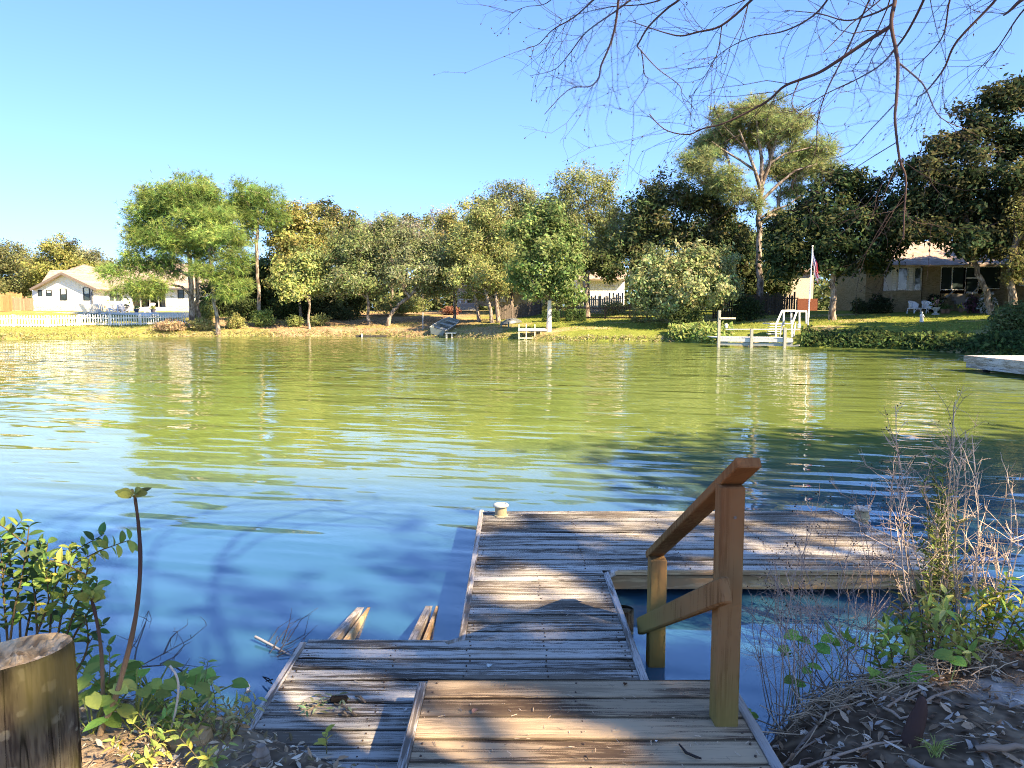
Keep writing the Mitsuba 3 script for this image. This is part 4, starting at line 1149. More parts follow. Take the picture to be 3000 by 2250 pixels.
for (a, b), c_ in ((((2762, 880), (2797, 849)), 1), (((2830, 880), (2872, 835)), 2)):
    part(bh, 'stair_rail', MB((0.45, 0.45, 0.44)).beam(P(*a, 52.3), P(*b, 53.7), 0.06, 0.09), 'matte')
    part(bh, 'stair_post', MB((0.45, 0.45, 0.44)).beam(P(a[0], a[1], 52.3), P(a[0], 908, 52.3), 0.07, 0.07, up=(0, 1, 0)), 'matte')
m = MB((0.80, 0.80, 0.78))
rect(m, 2985, 760, 3010, 838, 53.4, 0.08, Yp=53.5)
part(bh, 'shutter', m, 'matte')


def wicker_chair(px, Y, rot, label):
    t = thing('wicker_chair', label, 'chair')
    g = S(px, Y)
    col = (0.80, 0.80, 0.78)
    c, s = math.cos(rot), math.sin(rot)
    L = lambda a, b, h: np.array([g[0] + a * c - b * s, g[1] + a * s + b * c, g[2] + h])
    th = np.linspace(-1.7, 1.7, 15)
    ring = [L(0.36 * math.sin(a), 0.34 * math.cos(a), 0.62 + 0.24 * max(0, math.cos(a)) ** 0.7) for a in th]
    part(t, 'arm_rail', MB(col).tube(ring, 0.04, 6), 'matte', True)
    v = []
    for a in th:
        v += [L(0.34 * math.sin(a), 0.32 * math.cos(a), 0.36), L(0.36 * math.sin(a), 0.34 * math.cos(a), 0.62 + 0.24 * max(0, math.cos(a)) ** 0.7)]
    f = [[2 * i, 2 * i + 2, 2 * i + 3, 2 * i + 1] for i in range(len(th) - 1)]
    v = np.array(v)
    inn = v + (np.array([g[0], g[1], 0]) - v * [1, 1, 0]) * [0.1, 0.1, 0]
    part(t, 'back', MB(col).add(v, f).add(inn, [x[::-1] for x in f]), 'matte')
    part(t, 'seat', MB(col).box([-0.3, -0.32, 0], [0.3, 0.28, 0.07]) if False else MB(col).beam(L(0, -0.34, 0.37), L(0, 0.28, 0.35), 0.62, 0.07), 'matte')
    for sx in (-0.28, 0.28):
        for sy in (-0.28, 0.25):
            part(t, 'leg', MB(col).tube([L(sx, sy, 0.36), L(sx * 1.12, sy * 1.12, 0)], 0.028, 6), 'matte')
    part(t, 'apron', MB(col).tube([L(0.3 * math.cos(a), -0.33, 0.33 - 0.2 * abs(math.cos(a)) ** 2) for a in np.linspace(0, math.pi, 9)], 0.022, 5), 'matte', True)
    return t


wicker_chair(2677, 51.0, 0.35, 'left white wicker armchair on the lawn before the brick house')
wicker_chair(2716, 51.0, 0.15, 'right white wicker armchair on the lawn, next to the flower urn')
urn = thing('flower_urn', 'pale pedestal urn with pink flowers beside the wicker chairs', 'urn')
g = S(2741, 49.6)
part(urn, 'bowl', MB((0.55, 0.55, 0.50)).lathe([(0.24, 0), (0.24, 0.06), (0.10, 0.12), (0.08, 0.2), (0.2, 0.34), (0.26, 0.5), (0.3, 0.52), (0.24, 0.52), (0.001, 0.45)], g, 16), 'matte', 30)
q = np.random.default_rng(77)
part(urn, 'flowers', leaf_cloud(q, g + [0, 0, 0.75] + q.normal(size=(160, 3)) * [0.16, 0.16, 0.17], unit(q.normal(size=(160, 3))), 0.12, 0.06, palette(q, 160, (0.12, 0.15, 0.05), 0.2, (0.60, 0.22, 0.22), 0.4)), 'leaf')
for px, lab, fl in ((2762, 'small pot at the foot of the left stair rail', None), (2776, 'terracotta pot in front of the porch steps', None), (2815, 'pot of yellow flowers by the right stair rail', (0.7, 0.55, 0.05))):
    t = thing('flower_pot', lab, 'pot')
    g = S(px, 50.6)
    part(t, 'pot', MB((0.30, 0.2, 0.14)).lathe([(0.12, 0), (0.18, 0.28), (0.19, 0.3), (0.15, 0.3), (0.001, 0.25)], g, 12), 'matte', 30)
    part(t, 'plant', leaf_cloud(q, g + [0, 0, 0.42] + q.normal(size=(60, 3)) * [0.13, 0.13, 0.1], unit(q.normal(size=(60, 3))), 0.14, 0.06, palette(q, 60, (0.08, 0.12, 0.04), 0.2, fl, 0.5)), 'leaf')
# the garden statue: a robed figure, weathered white
stt = thing('garden_statue', 'small white robed garden statue standing on the lawn slope', 'statue')
g = S(2700, 44.8)
part(stt, 'robe', MB((0.66, 0.66, 0.60)).lathe([(0.13, -0.05), (0.13, 0.02), (0.115, 0.05), (0.095, 0.3), (0.11, 0.4), (0.10, 0.46), (0.045, 0.5), (0.04, 0.52)], g, 14), 'matte', 40)
part(stt, 'head', MB((0.66, 0.66, 0.60)).lathe([(0.02, 0.50), (0.05, 0.53), (0.055, 0.57), (0.04, 0.62), (0.001, 0.635)], g, 12), 'matte', True)
for sx in (-1, 1):
    part(stt, 'arm', MB((0.64, 0.64, 0.58)).tube([g + [sx * 0.09, 0, 0.43], g + [sx * 0.13, -0.03, 0.32], g + [sx * 0.03, -0.11, 0.33]], [0.035, 0.033, 0.025], 7), 'matte', True)

# ================================================================ shrubs and hedges of the far bank
bush('clipped_hedge', 'low dark clipped hedge left of the whitish trunk', 'hedge', 1613, 58.5, 24, 30, (0.055, 0.085, 0.03), 101, boxy=True, dens=1.6)
bush('clipped_hedge', 'dark square hedge right of the whitish trunk', 'hedge', 1686, 58.5, 28, 34, (0.055, 0.085, 0.03), 102, boxy=True, dens=1.6)
bush('yellow_hedge', 'yellowish loose hedge in front of the black iron fence', 'hedge', 1898, 55.2, 46, 40, (0.26, 0.23, 0.10), 103, boxy=True, dens=0.8, alt=(0.14, 0.15, 0.06), share=0.4)
bush('sunlit_shrub', 'pale sunlit shrub behind the iron fence', 'shrub', 1800, 63, 40, 40, (0.26, 0.26, 0.12), 104)
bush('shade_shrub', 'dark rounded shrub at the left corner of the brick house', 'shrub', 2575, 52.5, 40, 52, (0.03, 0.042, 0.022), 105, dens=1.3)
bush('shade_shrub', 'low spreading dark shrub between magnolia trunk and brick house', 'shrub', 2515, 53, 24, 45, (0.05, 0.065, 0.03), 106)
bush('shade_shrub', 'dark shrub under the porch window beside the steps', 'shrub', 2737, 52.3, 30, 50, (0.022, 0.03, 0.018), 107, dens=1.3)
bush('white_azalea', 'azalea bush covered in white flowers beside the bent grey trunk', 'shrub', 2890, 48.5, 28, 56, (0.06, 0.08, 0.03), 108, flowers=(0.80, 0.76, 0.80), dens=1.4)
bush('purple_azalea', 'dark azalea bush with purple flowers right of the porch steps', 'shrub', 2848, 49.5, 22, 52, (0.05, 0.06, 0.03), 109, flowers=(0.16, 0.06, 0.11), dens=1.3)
bush('round_hedge', 'big rounded green hedge at the right edge above the dock', 'hedge', 2962, 36.5, 66, 88, (0.085, 0.115, 0.045), 110, dens=1.7, alt=(0.15, 0.17, 0.08), share=0.2)
bush('spiky_plant', 'dark bushy plant behind the round hedge', 'shrub', 2985, 41, 26, 60, (0.03, 0.045, 0.02), 111)
bush('waterside_brush', 'tangled straw-coloured brush pile at the water edge left of the young pine', 'brush pile', 497, 59.0, 50, 34, (0.26, 0.19, 0.12), 112, kind='fine', dens=1.2, alt=(0.34, 0.27, 0.16))
bush('waterside_brush', 'green and straw brush around the foot of the young pine', 'brush pile', 592, 59.6, 40, 34, (0.22, 0.22, 0.08), 113, dens=1.1, alt=(0.32, 0.27, 0.13))
bush('understory_shrub', 'bright leafy shrub between the bare trunks and the young pine', 'shrub', 600, 62.5, 36, 62, (0.19, 0.22, 0.08), 114, alt=(0.12, 0.15, 0.05))
bush('understory_shrub', 'shrub right of the young pine trunk at the bank foot', 'shrub', 690, 60.6, 30, 42, (0.24, 0.24, 0.09), 115)
bush('understory_shrub', 'green shrub at the foot of the slimmer pine', 'shrub', 772, 62, 34, 55, (0.17, 0.22, 0.07), 116)
bush('understory_shrub', 'low bright shrub right of the slimmer pine shrub', 'shrub', 862, 62, 26, 36, (0.2, 0.23, 0.08), 117)
bush('understory_shrub', 'low shrub under the leafy pale-trunked tree', 'shrub', 935, 62.3, 30, 34, (0.22, 0.24, 0.09), 118)
bush('reddish_shrub', 'low reddish-brown shrub by the porch steps behind the jon boat', 'shrub', 1323, 70, 30, 24, (0.20, 0.10, 0.07), 119)
for i, (px, Y, rx, h, c) in enumerate(((1000, 66.5, 50, 40, (0.05, 0.065, 0.03)), (850, 67, 60, 70, (0.05, 0.07, 0.028)), (720, 66, 50, 70, (0.05, 0.07, 0.028)), (940, 67.5, 50, 60, (0.06, 0.075, 0.035)), (1180, 71, 70, 60, (0.16, 0.18, 0.07)))):
    bush('thicket_shrub', ('dark thicket shrub behind the greyish oak', 'dark thicket shrub behind the leafy pale-trunked tree', 'dark thicket shrub between slim pine and young pine', 'dark thicket shrub below the golden tree', 'sunlit thicket shrub seen under the leaning oak')[i], 'shrub', px, Y, rx, h, c, 120 + i, dens=0.9, size=1.2)
bush('vine_skirt', 'dark trailing undergrowth below the vine-covered shrub', 'undergrowth', 2010, 50.8, 60, 70, (0.07, 0.095, 0.035), 131, dens=0.9)
bush('fan_shrub', 'dark spiky shrub in front of the shadowed fence', 'shrub', 2190, 52.5, 45, 70, (0.035, 0.055, 0.025), 132)
bush('round_shrub', 'shaded shrub filling the gap under the big pine', 'shrub', 2260, 58, 40, 60, (0.05, 0.065, 0.03), 133)

# ground cover along the far shore
q = np.random.default_rng(140)


def shore_stuff(name, label, cat, px0, px1, s0, s1, n, L, W, col, alt, height, seed, up=0.9):
    q = np.random.default_rng(seed)
    line = shapely.LineString(SHORE[:24])
    X = []
    while len(X) < n:
        d = q.uniform(0, line.length, 4000)
        pts = shapely.line_interpolate_point(line, d)
        xy = shapely.get_coordinates(pts) + q.normal(size=(4000, 2)) * 0.1
        s = q.uniform(s0, s1, 4000)
        nx = unit(xy * [1, 1] - np.array([-10, 25]))
        xy = xy + nx * s[:, None]
        px = 1500 + xy[:, 0] / (xy[:, 1] * CP) * F
        X += list(xy[(px > px0) & (px < px1)])
    X = np.array(X[:n])
    z = terrain(X[:, 0], X[:, 1])
    hh = height * (0.3 + 1.4 * meshkit.noise(np.stack([X[:, 0] * 0.7, X[:, 1] * 0.7, X[:, 0] * 0], 1), seed))
    C = np.stack([X[:, 0], X[:, 1], np.maximum(z, 0) + hh * q.random(n)], 1)
    cc = palette(q, n, col, 0.25, alt, 0.4)
    single(name, label, cat, leaf_cloud(q, C, np.tile([0, -0.3, up], (n, 1)), L, W, cc), 'leaf', kind='stuff')


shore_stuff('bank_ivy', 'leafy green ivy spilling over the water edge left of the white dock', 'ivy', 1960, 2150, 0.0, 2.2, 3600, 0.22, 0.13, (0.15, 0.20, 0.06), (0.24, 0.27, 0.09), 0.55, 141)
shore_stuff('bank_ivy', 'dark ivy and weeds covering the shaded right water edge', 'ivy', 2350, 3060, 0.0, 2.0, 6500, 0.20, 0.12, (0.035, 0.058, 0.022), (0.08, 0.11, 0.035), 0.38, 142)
shore_stuff('shore_grass', 'ragged grass fringe along the far water edge', 'grass', -80, 1980, -0.05, 0.5, 5000, 0.24, 0.045, (0.20, 0.20, 0.08), (0.33, 0.28, 0.16), 0.10, 143, up=0.1)
shore_stuff('lawn_grass', 'grass tufts on the right lawn slope', 'grass', 1450, 3060, 2.5, 13, 14000, 0.14, 0.03, (0.15, 0.19, 0.04), (0.25, 0.24, 0.07), 0.05, 144, up=0.1)
shore_stuff('lawn_tufts', 'yellow-green grass tufts on the left lawn', 'grass', -80, 560, 0.3, 5, 9000, 0.15, 0.03, (0.29, 0.28, 0.09), (0.23, 0.24, 0.08), 0.05, 145, up=0.1)
shore_stuff('pine_straw', 'straw and fallen leaves on the middle bank', 'litter', 560, 1500, 0.6, 9, 9000, 0.16, 0.035, (0.38, 0.28, 0.16), (0.22, 0.14, 0.08), 0.03, 146, up=1.5)

# ================================================================ boats, docks and small things of the far bank
boat = thing('jon_boat', 'grey flat-bottomed boat lying on the bank with its stern at the water', 'boat')
s0_, s1_ = S(1279, 56.2), S(1329, 59.6)
s0_[2] += 0.08
s1_[2] += 0.12
ax = unit(s1_ - s0_)
lat = unit(np.cross(ax, [0, 0, 1]))
up = np.cross(lat, ax)
Lb = np.linalg.norm(s1_ - s0_)
roll = math.radians(-14)
lat, up = lat * math.cos(roll) + up * math.sin(roll), up * math.cos(roll) - lat * math.sin(roll)
sec = [(0, 0.62, 0.48, 0.0), (0.3, 0.66, 0.52, 0.0), (0.7, 0.62, 0.48, 0.02), (0.9, 0.5, 0.36, 0.12), (1.0, 0.42, 0.28, 0.26)]
outer, inner = [], []
for s, wt, wb_, zb in sec:
    o = s0_ + ax * Lb * s
    outer.append([o + lat * wt + up * 0.5, o + lat * wb_ + up * zb, o - lat * wb_ + up * zb, o - lat * wt + up * 0.5])
    inner.append([o + lat * (wt - 0.04) + up * 0.5, o + lat * (wb_ - 0.04) + up * (zb + 0.04), o - lat * (wb_ - 0.04) + up * (zb + 0.04), o - lat * (wt - 0.04) + up * 0.5])
hull = MB((0.20, 0.22, 0.20))
for shell in (outer, inner):
    v = np.array(shell).reshape(-1, 3)
    hull.add(v, [[i * 4 + k, i * 4 + k + 1, (i + 1) * 4 + k + 1, (i + 1) * 4 + k] for i in range(4) for k in range(3)])
for e in (outer[0], outer[-1]):
    hull.add(np.array(e), [[0, 1, 2, 3]])
part(boat, 'hull', hull, 'paint')
for sd in (0, 3):
    part(boat, 'gunwale', MB((0.4, 0.42, 0.4)).tube([o[sd] for o in outer], 0.035, 6), 'paint', True)
for s in (0.22, 0.55, 0.85):
    o = s0_ + ax * Lb * s + up * 0.36
    part(boat, 'bench', MB((0.3, 0.32, 0.3)).beam(o - lat * 0.55, o + lat * 0.55, 0.28, 0.04, up=up), 'paint')
t = thing('small_jetty', 'low pale plank jetty on two posts beside the grey boat', 'jetty')
m = MB((0.58, 0.54, 0.44))
rect(m, 1305, 975, 1336, 978, 55.0, 1.2)
part(t, 'deck', m, 'matte')
for x_ in (1308, 1324):
    p = P(x_, 978, 55.1)
    part(t, 'post', MB((0.55, 0.5, 0.4)).box([p[0] - 0.06, 55.05, -0.3], [p[0] + 0.06, 55.17, p[2]]), 'matte')
t = thing('timber_bulkhead', 'dark low timber bulkhead at the water edge with a pale stake', 'bulkhead')
for x0_, x1_ in ((1043, 1100), (1102, 1132)):
    m = MB((0.06, 0.055, 0.05))
    rect(m, x0_, 982, x1_, 991, 57.3, 0.2)
    part(t, 'timber', m, 'matte')
m = MB((0.55, 0.53, 0.48))
rect(m, 1058, 978, 1062, 991, 57.1, 0.1)
part(t, 'stake', m, 'matte', label='pale stake')
p = P(1239, 958, 58.5)
single('grey_pole', 'thin grey pole standing on the bank left of the boat', 'pole', MB((0.5, 0.5, 0.48)).tube([[p[0], 58.5, p[2] - 0.2], P(1239, 915, 58.5)], 0.035, 6), 'matte', True)
t = thing('canoe', 'dark overturned canoe under the dark board fence', 'canoe')
a, b = S(1465, 58.2), S(1529, 58.8)
n = 13
v = []
for i in range(n):
    s = i / (n - 1)
    o = a + (b - a) * s
    w = 0.40 * (1 - abs(2 * s - 1) ** 2.2) + 0.02
    for ph_ in np.linspace(0, math.pi, 7):
        v.append(o + [0, math.cos(ph_) * w, 0.05 + math.sin(ph_) * (w * 0.85 + 0.05)])
f = [[i * 7 + k, i * 7 + k + 1, (i + 1) * 7 + k + 1, (i + 1) * 7 + k] for i in range(n - 1) for k in range(6)]
part(t, 'hull', MB((0.10, 0.11, 0.11)).add(v, f), 'paint', True)
part(t, 'keel', MB((0.2, 0.2, 0.2)).tube([v[i * 7 + 3] for i in range(n)], 0.015, 5), 'paint')
t = thing('garden_bench', 'low green bench in front of the overturned canoe', 'bench')
g = S(1479, 56.6)
part(t, 'seat', MB((0.10, 0.14, 0.10)).box(g + [-0.36, -0.2, 0.40], g + [0.36, 0.2, 0.46]), 'paint')
for sx in (-0.28, 0.28):
    part(t, 'leg', MB((0.08, 0.11, 0.08)).box(g + [sx - 0.05, -0.18, -0.05], g + [sx + 0.05, 0.18, 0.40]), 'paint')

fp = thing('fishing_platform', 'small open timber fishing platform beside the whitish trunk', 'platform')
wc = (0.66, 0.60, 0.44)
for i, x_ in enumerate((1520.5, 1542, 1567)):
    a, b = P(x_ - 1.6, 994, 51.6), P(x_ + 1.6, 950, 51.6)
    part(fp, 'post', MB(wc).box([a[0], 51.6, -0.5], [b[0], 51.7, b[2]]), 'matte')
for r_, Y_ in (((1518, 964, 1602, 970), 51.55), ((1518, 989, 1570, 992), 51.55)):
    m = MB(wc)
    rect(m, *r_, Y_, 0.05, Yp=51.6)
    part(fp, 'beam', m, 'matte')
zt = P(0, 964, 51.6)[2]
xa, xb = P(1519, 0, 51.6)[0], P(1603, 0, 51.6)[0]
for i in range(9):
    xx = xa + (xb - xa) * i / 9
    part(fp, 'plank', MB(wc).box([xx, 51.6, zt + 0.003], [xx + (xb - xa) / 9 - 0.02, 53.0, zt + 0.04]), 'matte')
for x_ in (1520.5, 1590):
    a = P(x_, 0, 51.6)
    part(fp, 'back_post', MB(wc).box([a[0] - 0.04, 52.8, -0.4], [a[0] + 0.04, 52.9, zt]), 'matte')

# ---- the white dock with railing and stairs
wd = thing('white_dock', 'whitewashed dock with a railing, lanterns and stairs down the right bank', 'dock')
wl, wg_ = (0.52, 0.53, 0.51), (0.30, 0.30, 0.26)


def W(px, py, Y):
    return P(px, py, Y)


fy = lambda px: 40.6 - (px - 2128) / 230 * 1.4
zd = 0.545
xl_, xr_ = P(2128, 0, 40.6)[0], P(2358, 0, 39.3)[0]
nb = 26
for i in range(nb):
    u0, u1 = i / nb, (i + 1) / nb - 0.004
    a0, a1 = xl_ + (xr_ - xl_) * u0, xl_ + (xr_ - xl_) * u1
    y0_, y1_ = 40.6 - 1.4 * u0, 40.6 - 1.4 * u1
    part(wd, 'plank', MB(wl).slab([[a0, y0_, zd], [a1, y1_, zd], [a1, y1_ + 2.0, zd], [a0, y0_ + 2.0, zd]], 0.045), 'matte')
part(wd, 'fascia', MB(wl).beam([xl_, 40.56, zd - 0.14], [xr_, 39.16, zd - 0.14], 0.05, 0.18), 'matte')
part(wd, 'fascia', MB((0.3, 0.32, 0.3)).beam([xl_, 40.62, zd - 0.36], [xr_, 39.22, zd - 0.36], 0.05, 0.16), 'matte', label='darker lower fascia')
for px, top in ((2133, 909), (2233, 963), (2335, 960)):
    Y_ = fy(px) - 0.07
    a = P(px, 0, Y_)
    part(wd, 'post', MB(wg_).box([a[0] - 0.07, Y_ - 0.07, -0.6], [a[0] + 0.07, Y_ + 0.07, P(px, top, Y_)[2]]), 'matte')
part(wd, 'rail', MB(wl).beam(P(2126, 965, fy(2126) - 0.08), P(2345, 965, fy(2345) - 0.08), 0.14, 0.06), 'matte')
part(wd, 'cross_arm', MB((0.62, 0.56, 0.42)).beam(P(2110, 932.5, fy(2133) - 0.16), P(2155, 932.5, fy(2133) - 0.16), 0.05, 0.09), 'matte', label='cross arm on the tall corner post')
for px in (2128, 2341):
    Y_ = fy(px) - 0.05
    p = P(px, 962, Y_)
    lk = part(wd, 'lantern', MB((0.82, 0.82, 0.80)).lathe([(0.05, 0.02), (0.07, 0.03), (0.09, 0.17), (0.11, 0.18), (0.02, 0.27), (0.001, 0.29)], p, 6), 'paint', label='small white lantern on the rail')
for i in range(5):                                                        # stairs
    yy = 41.6 + 0.36 * i
    z = P(0, 977 - 7.2 * i, yy)[2]
    a, b = P(2284 + 1.2 * i, 0, yy), P(2324 + 1.2 * i, 0, yy)
    part(wd, 'tread', MB(wl).box([a[0], yy, z - 0.04], [b[0], yy + 0.30, z]), 'matte')
z_top = P(0, 947, 43.1)[2]
part(wd, 'landing', MB(wl).box([P(2290, 0, 43.2)[0], 43.2, z_top - 0.05], [P(2362, 0, 43.2)[0], 44.6, z_top]), 'matte')
for pa, pb in (((2273, 953, 41.5), (2291, 911, 43.2)), ((2320, 953, 41.5), (2335, 911, 43.2)), ((2291, 911, 43.2), (2331, 910, 44.4)), ((2335, 911, 43.2), (2362, 912, 44.4))):
    part(wd, 'handrail', MB(wl).beam(P(*pa), P(*pb), 0.07, 0.12), 'matte')
for px, py0, py1, Y_ in ((2273, 952, 988, 41.5), (2320, 952, 988, 41.5), (2296, 910, 955, 43.3), (2318, 910, 948, 44.3), (2342, 910, 950, 43.3), (2362, 912, 948, 44.4), (2273, 970, 985, 41.5)):
    part(wd, 'stair_post', MB(wl).beam(P(px, py1, Y_), P(px, py0, Y_), 0.09, 0.09, up=(0, 1, 0)), 'matte')
for dx in (2286, 2325):
    part(wd, 'stringer', MB(wl).beam(P(dx, 982, 41.6), P(dx + 6, 950, 43.3), 0.05, 0.2), 'matte')
part(wd, 'boarding_step', MB(wg_).beam([xr_ - 0.2, 39.0, 0.12], [xr_ + 0.2, 38.8, 0.18], 0.5, 0.06), 'matte')

fp_ = thing('flagpole', 'white flagpole leaning slightly by the dock stairs', 'flagpole')
pt, pb = P(2380.5, 722, 43.6), P(2367, 945, 44.0)
part(fp_, 'pole', MB((0.80, 0.80, 0.80)).tube([pb - [0, 0, 0.3], pt], [0.05, 0.032], 8), 'paint', True)
part(fp_, 'truck_ball', MB((0.75, 0.75, 0.7)).lathe([(0.001, -0.03), (0.06, 0), (0.06, 0.04), (0.001, 0.07)], pt, 8), 'paint', True)
part(fp_, 'halyard', MB((0.6, 0.6, 0.6)).tube([pt + [0.08, 0, -0.1], P(2382.5, 830, 43.8)], 0.008, 4), 'matte')
nu, nv = 40, 27                                                           # the hanging national flag
v, c = [], []
for i in range(nu):
    u = i / (nu - 1)
    for j in range(nv):
        w = j / (nv - 1)                                                  # w across the stripes, u along the fly
        hoist = pt + np.array([0.03, 0, -0.15]) + (pb - pt) * (0.02 + 0.16 * w)
        fall = np.array([0.42 * u - 0.10 * u * w, 0.10 * math.sin(u * 9 + w * 2) * u, -1.30 * u + 0.10 * w])
        v.append(hoist + fall * np.array([1, 1, 1]) + [0.05 * math.sin(w * 12 + u * 3) * u, 0.08 * math.sin(w * 14) * u, 0])
        stripe = (0.45, 0.06, 0.09) if int(w * 12.99) % 2 == 0 else (0.72, 0.70, 0.72)
        if u < 0.42 and w < 0.54:
            star = (int(u / 0.42 * 22) % 2 == 0) and (int(w / 0.54 * 14) % 3 == 1)
            stripe = (0.70, 0.70, 0.72) if star else (0.05, 0.07, 0.20)
        c.append(stripe)
f = [[i * nv + j, (i + 1) * nv + j, (i + 1) * nv + j + 1, i * nv + j + 1] for i in range(nu - 1) for j in range(nv - 1)]
single('flag', 'limp red and white striped flag with a blue starred canton hanging on the pole', 'flag', MB().add(v, f, np.array(c)), 'matte', True)

# ---- the grey dock at the right edge
gd = thing('grey_dock', 'pale grey dock on dark piles entering from the right edge', 'dock')
gc = (0.60, 0.60, 0.58)
for i in range(32):
    yy = 24.2 - 0.15 * i
    part(gd, 'plank', MB((0.50 + 0.03 * (i % 3), 0.50, 0.48)).box([15.05, yy - 0.143, 0.455], [24.5, yy, 0.50 + 0.002 * (i % 2)]), 'matte')
part(gd, 'side_board', MB(gc).box([15.0, 19.4, 0.30], [15.045, 24.25, 0.495]), 'trim_wood')
part(gd, 'side_board', MB((0.32, 0.33, 0.32)).box([15.06, 19.45, 0.10], [15.11, 24.2, 0.297]), 'trim_wood')
part(gd, 'end_board', MB(gc).box([15.05, 24.205, 0.28], [24.5, 24.25, 0.49]), 'beam_wood')
for x_, y_ in ((15.35, 23.6), (15.35, 21.6), (18, 23.8), (18, 21), (21, 23.8)):
    part(gd, 'pile', MB((0.03, 0.03, 0.03)).tube([[x_, y_, -1.2], [x_, y_, 0.44]], 0.11, 10), 'matte', True)

# ================================================================ plants and litter of the near bank
def leaf_shape(L, W, kind='oval', fold=0.25, curl=0.25, n=5):
    t = np.linspace(0, 1, n + 1)
    w = {'oval': np.sin(np.pi * t ** 0.9) ** 0.8, 'lance': np.sin(np.pi * t ** 0.75) ** 0.9, 'heart': np.clip(np.sin(np.pi * np.clip(t * 0.86 + 0.14, 0, 1)) ** 0.75, 0, 1) * (1 - 0.25 * t)}[kind] * W / 2
    w[-1] = 0
    if kind != 'heart':
        w[0] = 0
    x, z = t * L * np.cos(curl * t), -curl * 0.6 * t ** 2 * L
    mid = np.stack([x, x * 0, z], 1)
    lo = np.stack([x - (0.12 * L * (t < 0.1) if kind == 'heart' else 0), w, z + fold * w], 1)
    hi = lo * [1, -1, 1]
    v = np.vstack([mid, lo, hi])
    m = n + 1
    f = [[i, i + 1, m + i + 1, m + i] for i in range(n)] + [[i, 2 * m + i, 2 * m + i + 1, i + 1] for i in range(n)]
    return v, np.array(f)


def leaf_at(base, d, nrm, L, W, kind='oval', fold=0.25, curl=0.25):
    d = unit(d)
    y = unit(np.cross(nrm, d))
    R = np.array([d, y, np.cross(d, y)])
    v, f = leaf_shape(L, W, kind, fold, curl)
    return v @ R + base, f


def leafy(key, q, pts, L, W, col, alt=None, kind='lance', step=0.035, start=0.25, spread=0.9, share=0.3, stuff=False, upness=0.6, stalk=0.0, pname='leaf'):
    """Leaves along a stem, each an entry of its own (or one mesh when they are too many to pick apart)."""
    pts = np.asarray(pts, float)
    seg = np.linalg.norm(np.diff(pts, axis=0), axis=1)
    cum = np.concatenate([[0], np.cumsum(seg)])
    s, a, mb = cum[-1] * start, q.uniform(0, 6.28), MB()
    while s < cum[-1] + step * 0.99:
        u = min(s, cum[-1])
        p = np.array([np.interp(u, cum, pts[:, k]) for k in range(3)])
        p2 = np.array([np.interp(min(u + 0.01, cum[-1]), cum, pts[:, k]) for k in range(3)])
        ax = unit(p2 - p) if u < cum[-1] - 0.01 else unit(pts[-1] - pts[-2])
        a += 2.4 + 0.4 * q.normal()
        side = unit(np.cross(ax, [math.cos(a), math.sin(a), 0.3]))
        d = unit(side * spread + ax * 0.5 + 0.2 * q.normal(size=3))
        nrm = unit(np.array([0, 0, upness]) + ax * 0.5 + 0.35 * q.normal(size=3))
        c = palette(q, 1, col, 0.16, alt, share)[0]
        k = q.uniform(0.7, 1.2)
        if stalk:
            mb_s = MB((0.2, 0.22, 0.08)).tube([p, p + d * stalk * 0.6 + [0, 0, stalk * 0.3], p + d * stalk], 0.0018, 4)
            part(key, 'stalk', mb_s, 'matte')
            p = p + d * stalk
        v, f = leaf_at(p, d, nrm, L * k, W * k, kind, q.uniform(0.1, 0.5), q.uniform(0.05, 0.6))
        if stuff:
            mb.add(v, f, c)
        else:
            part(key, pname, MB(c).add(v, f), 'gloss_leaf')
        s += step * q.uniform(0.6, 1.4)
    return mb


def pxpath(spec, Y0, Y1=None, n=None):
    Y1 = Y0 if Y1 is None else Y1
    m = len(spec)
    p = np.array([P(a, b, Y0 + (Y1 - Y0) * i / max(m - 1, 1)) for i, (a, b) in enumerate(spec)])
    n = n or 3 * m
    t = np.linspace(0, m - 1, n)
    i = np.clip(t.astype(int), 0, m - 2)
    u = (t - i)[:, None]
    pm, pa, pb, pn = p[np.maximum(i - 1, 0)], p[i], p[i + 1], p[np.minimum(i + 2, m - 1)]
    return 0.5 * (2 * pa + (pb - pm) * u + (2 * pm - 5 * pa + 4 * pb - pn) * u ** 2 + (3 * pa - pm - 3 * pb + pn) * u ** 3)


YG, LG, DG = (0.36, 0.34, 0.07), (0.15, 0.21, 0.05), (0.05, 0.085, 0.03)
q = np.random.default_rng(500)
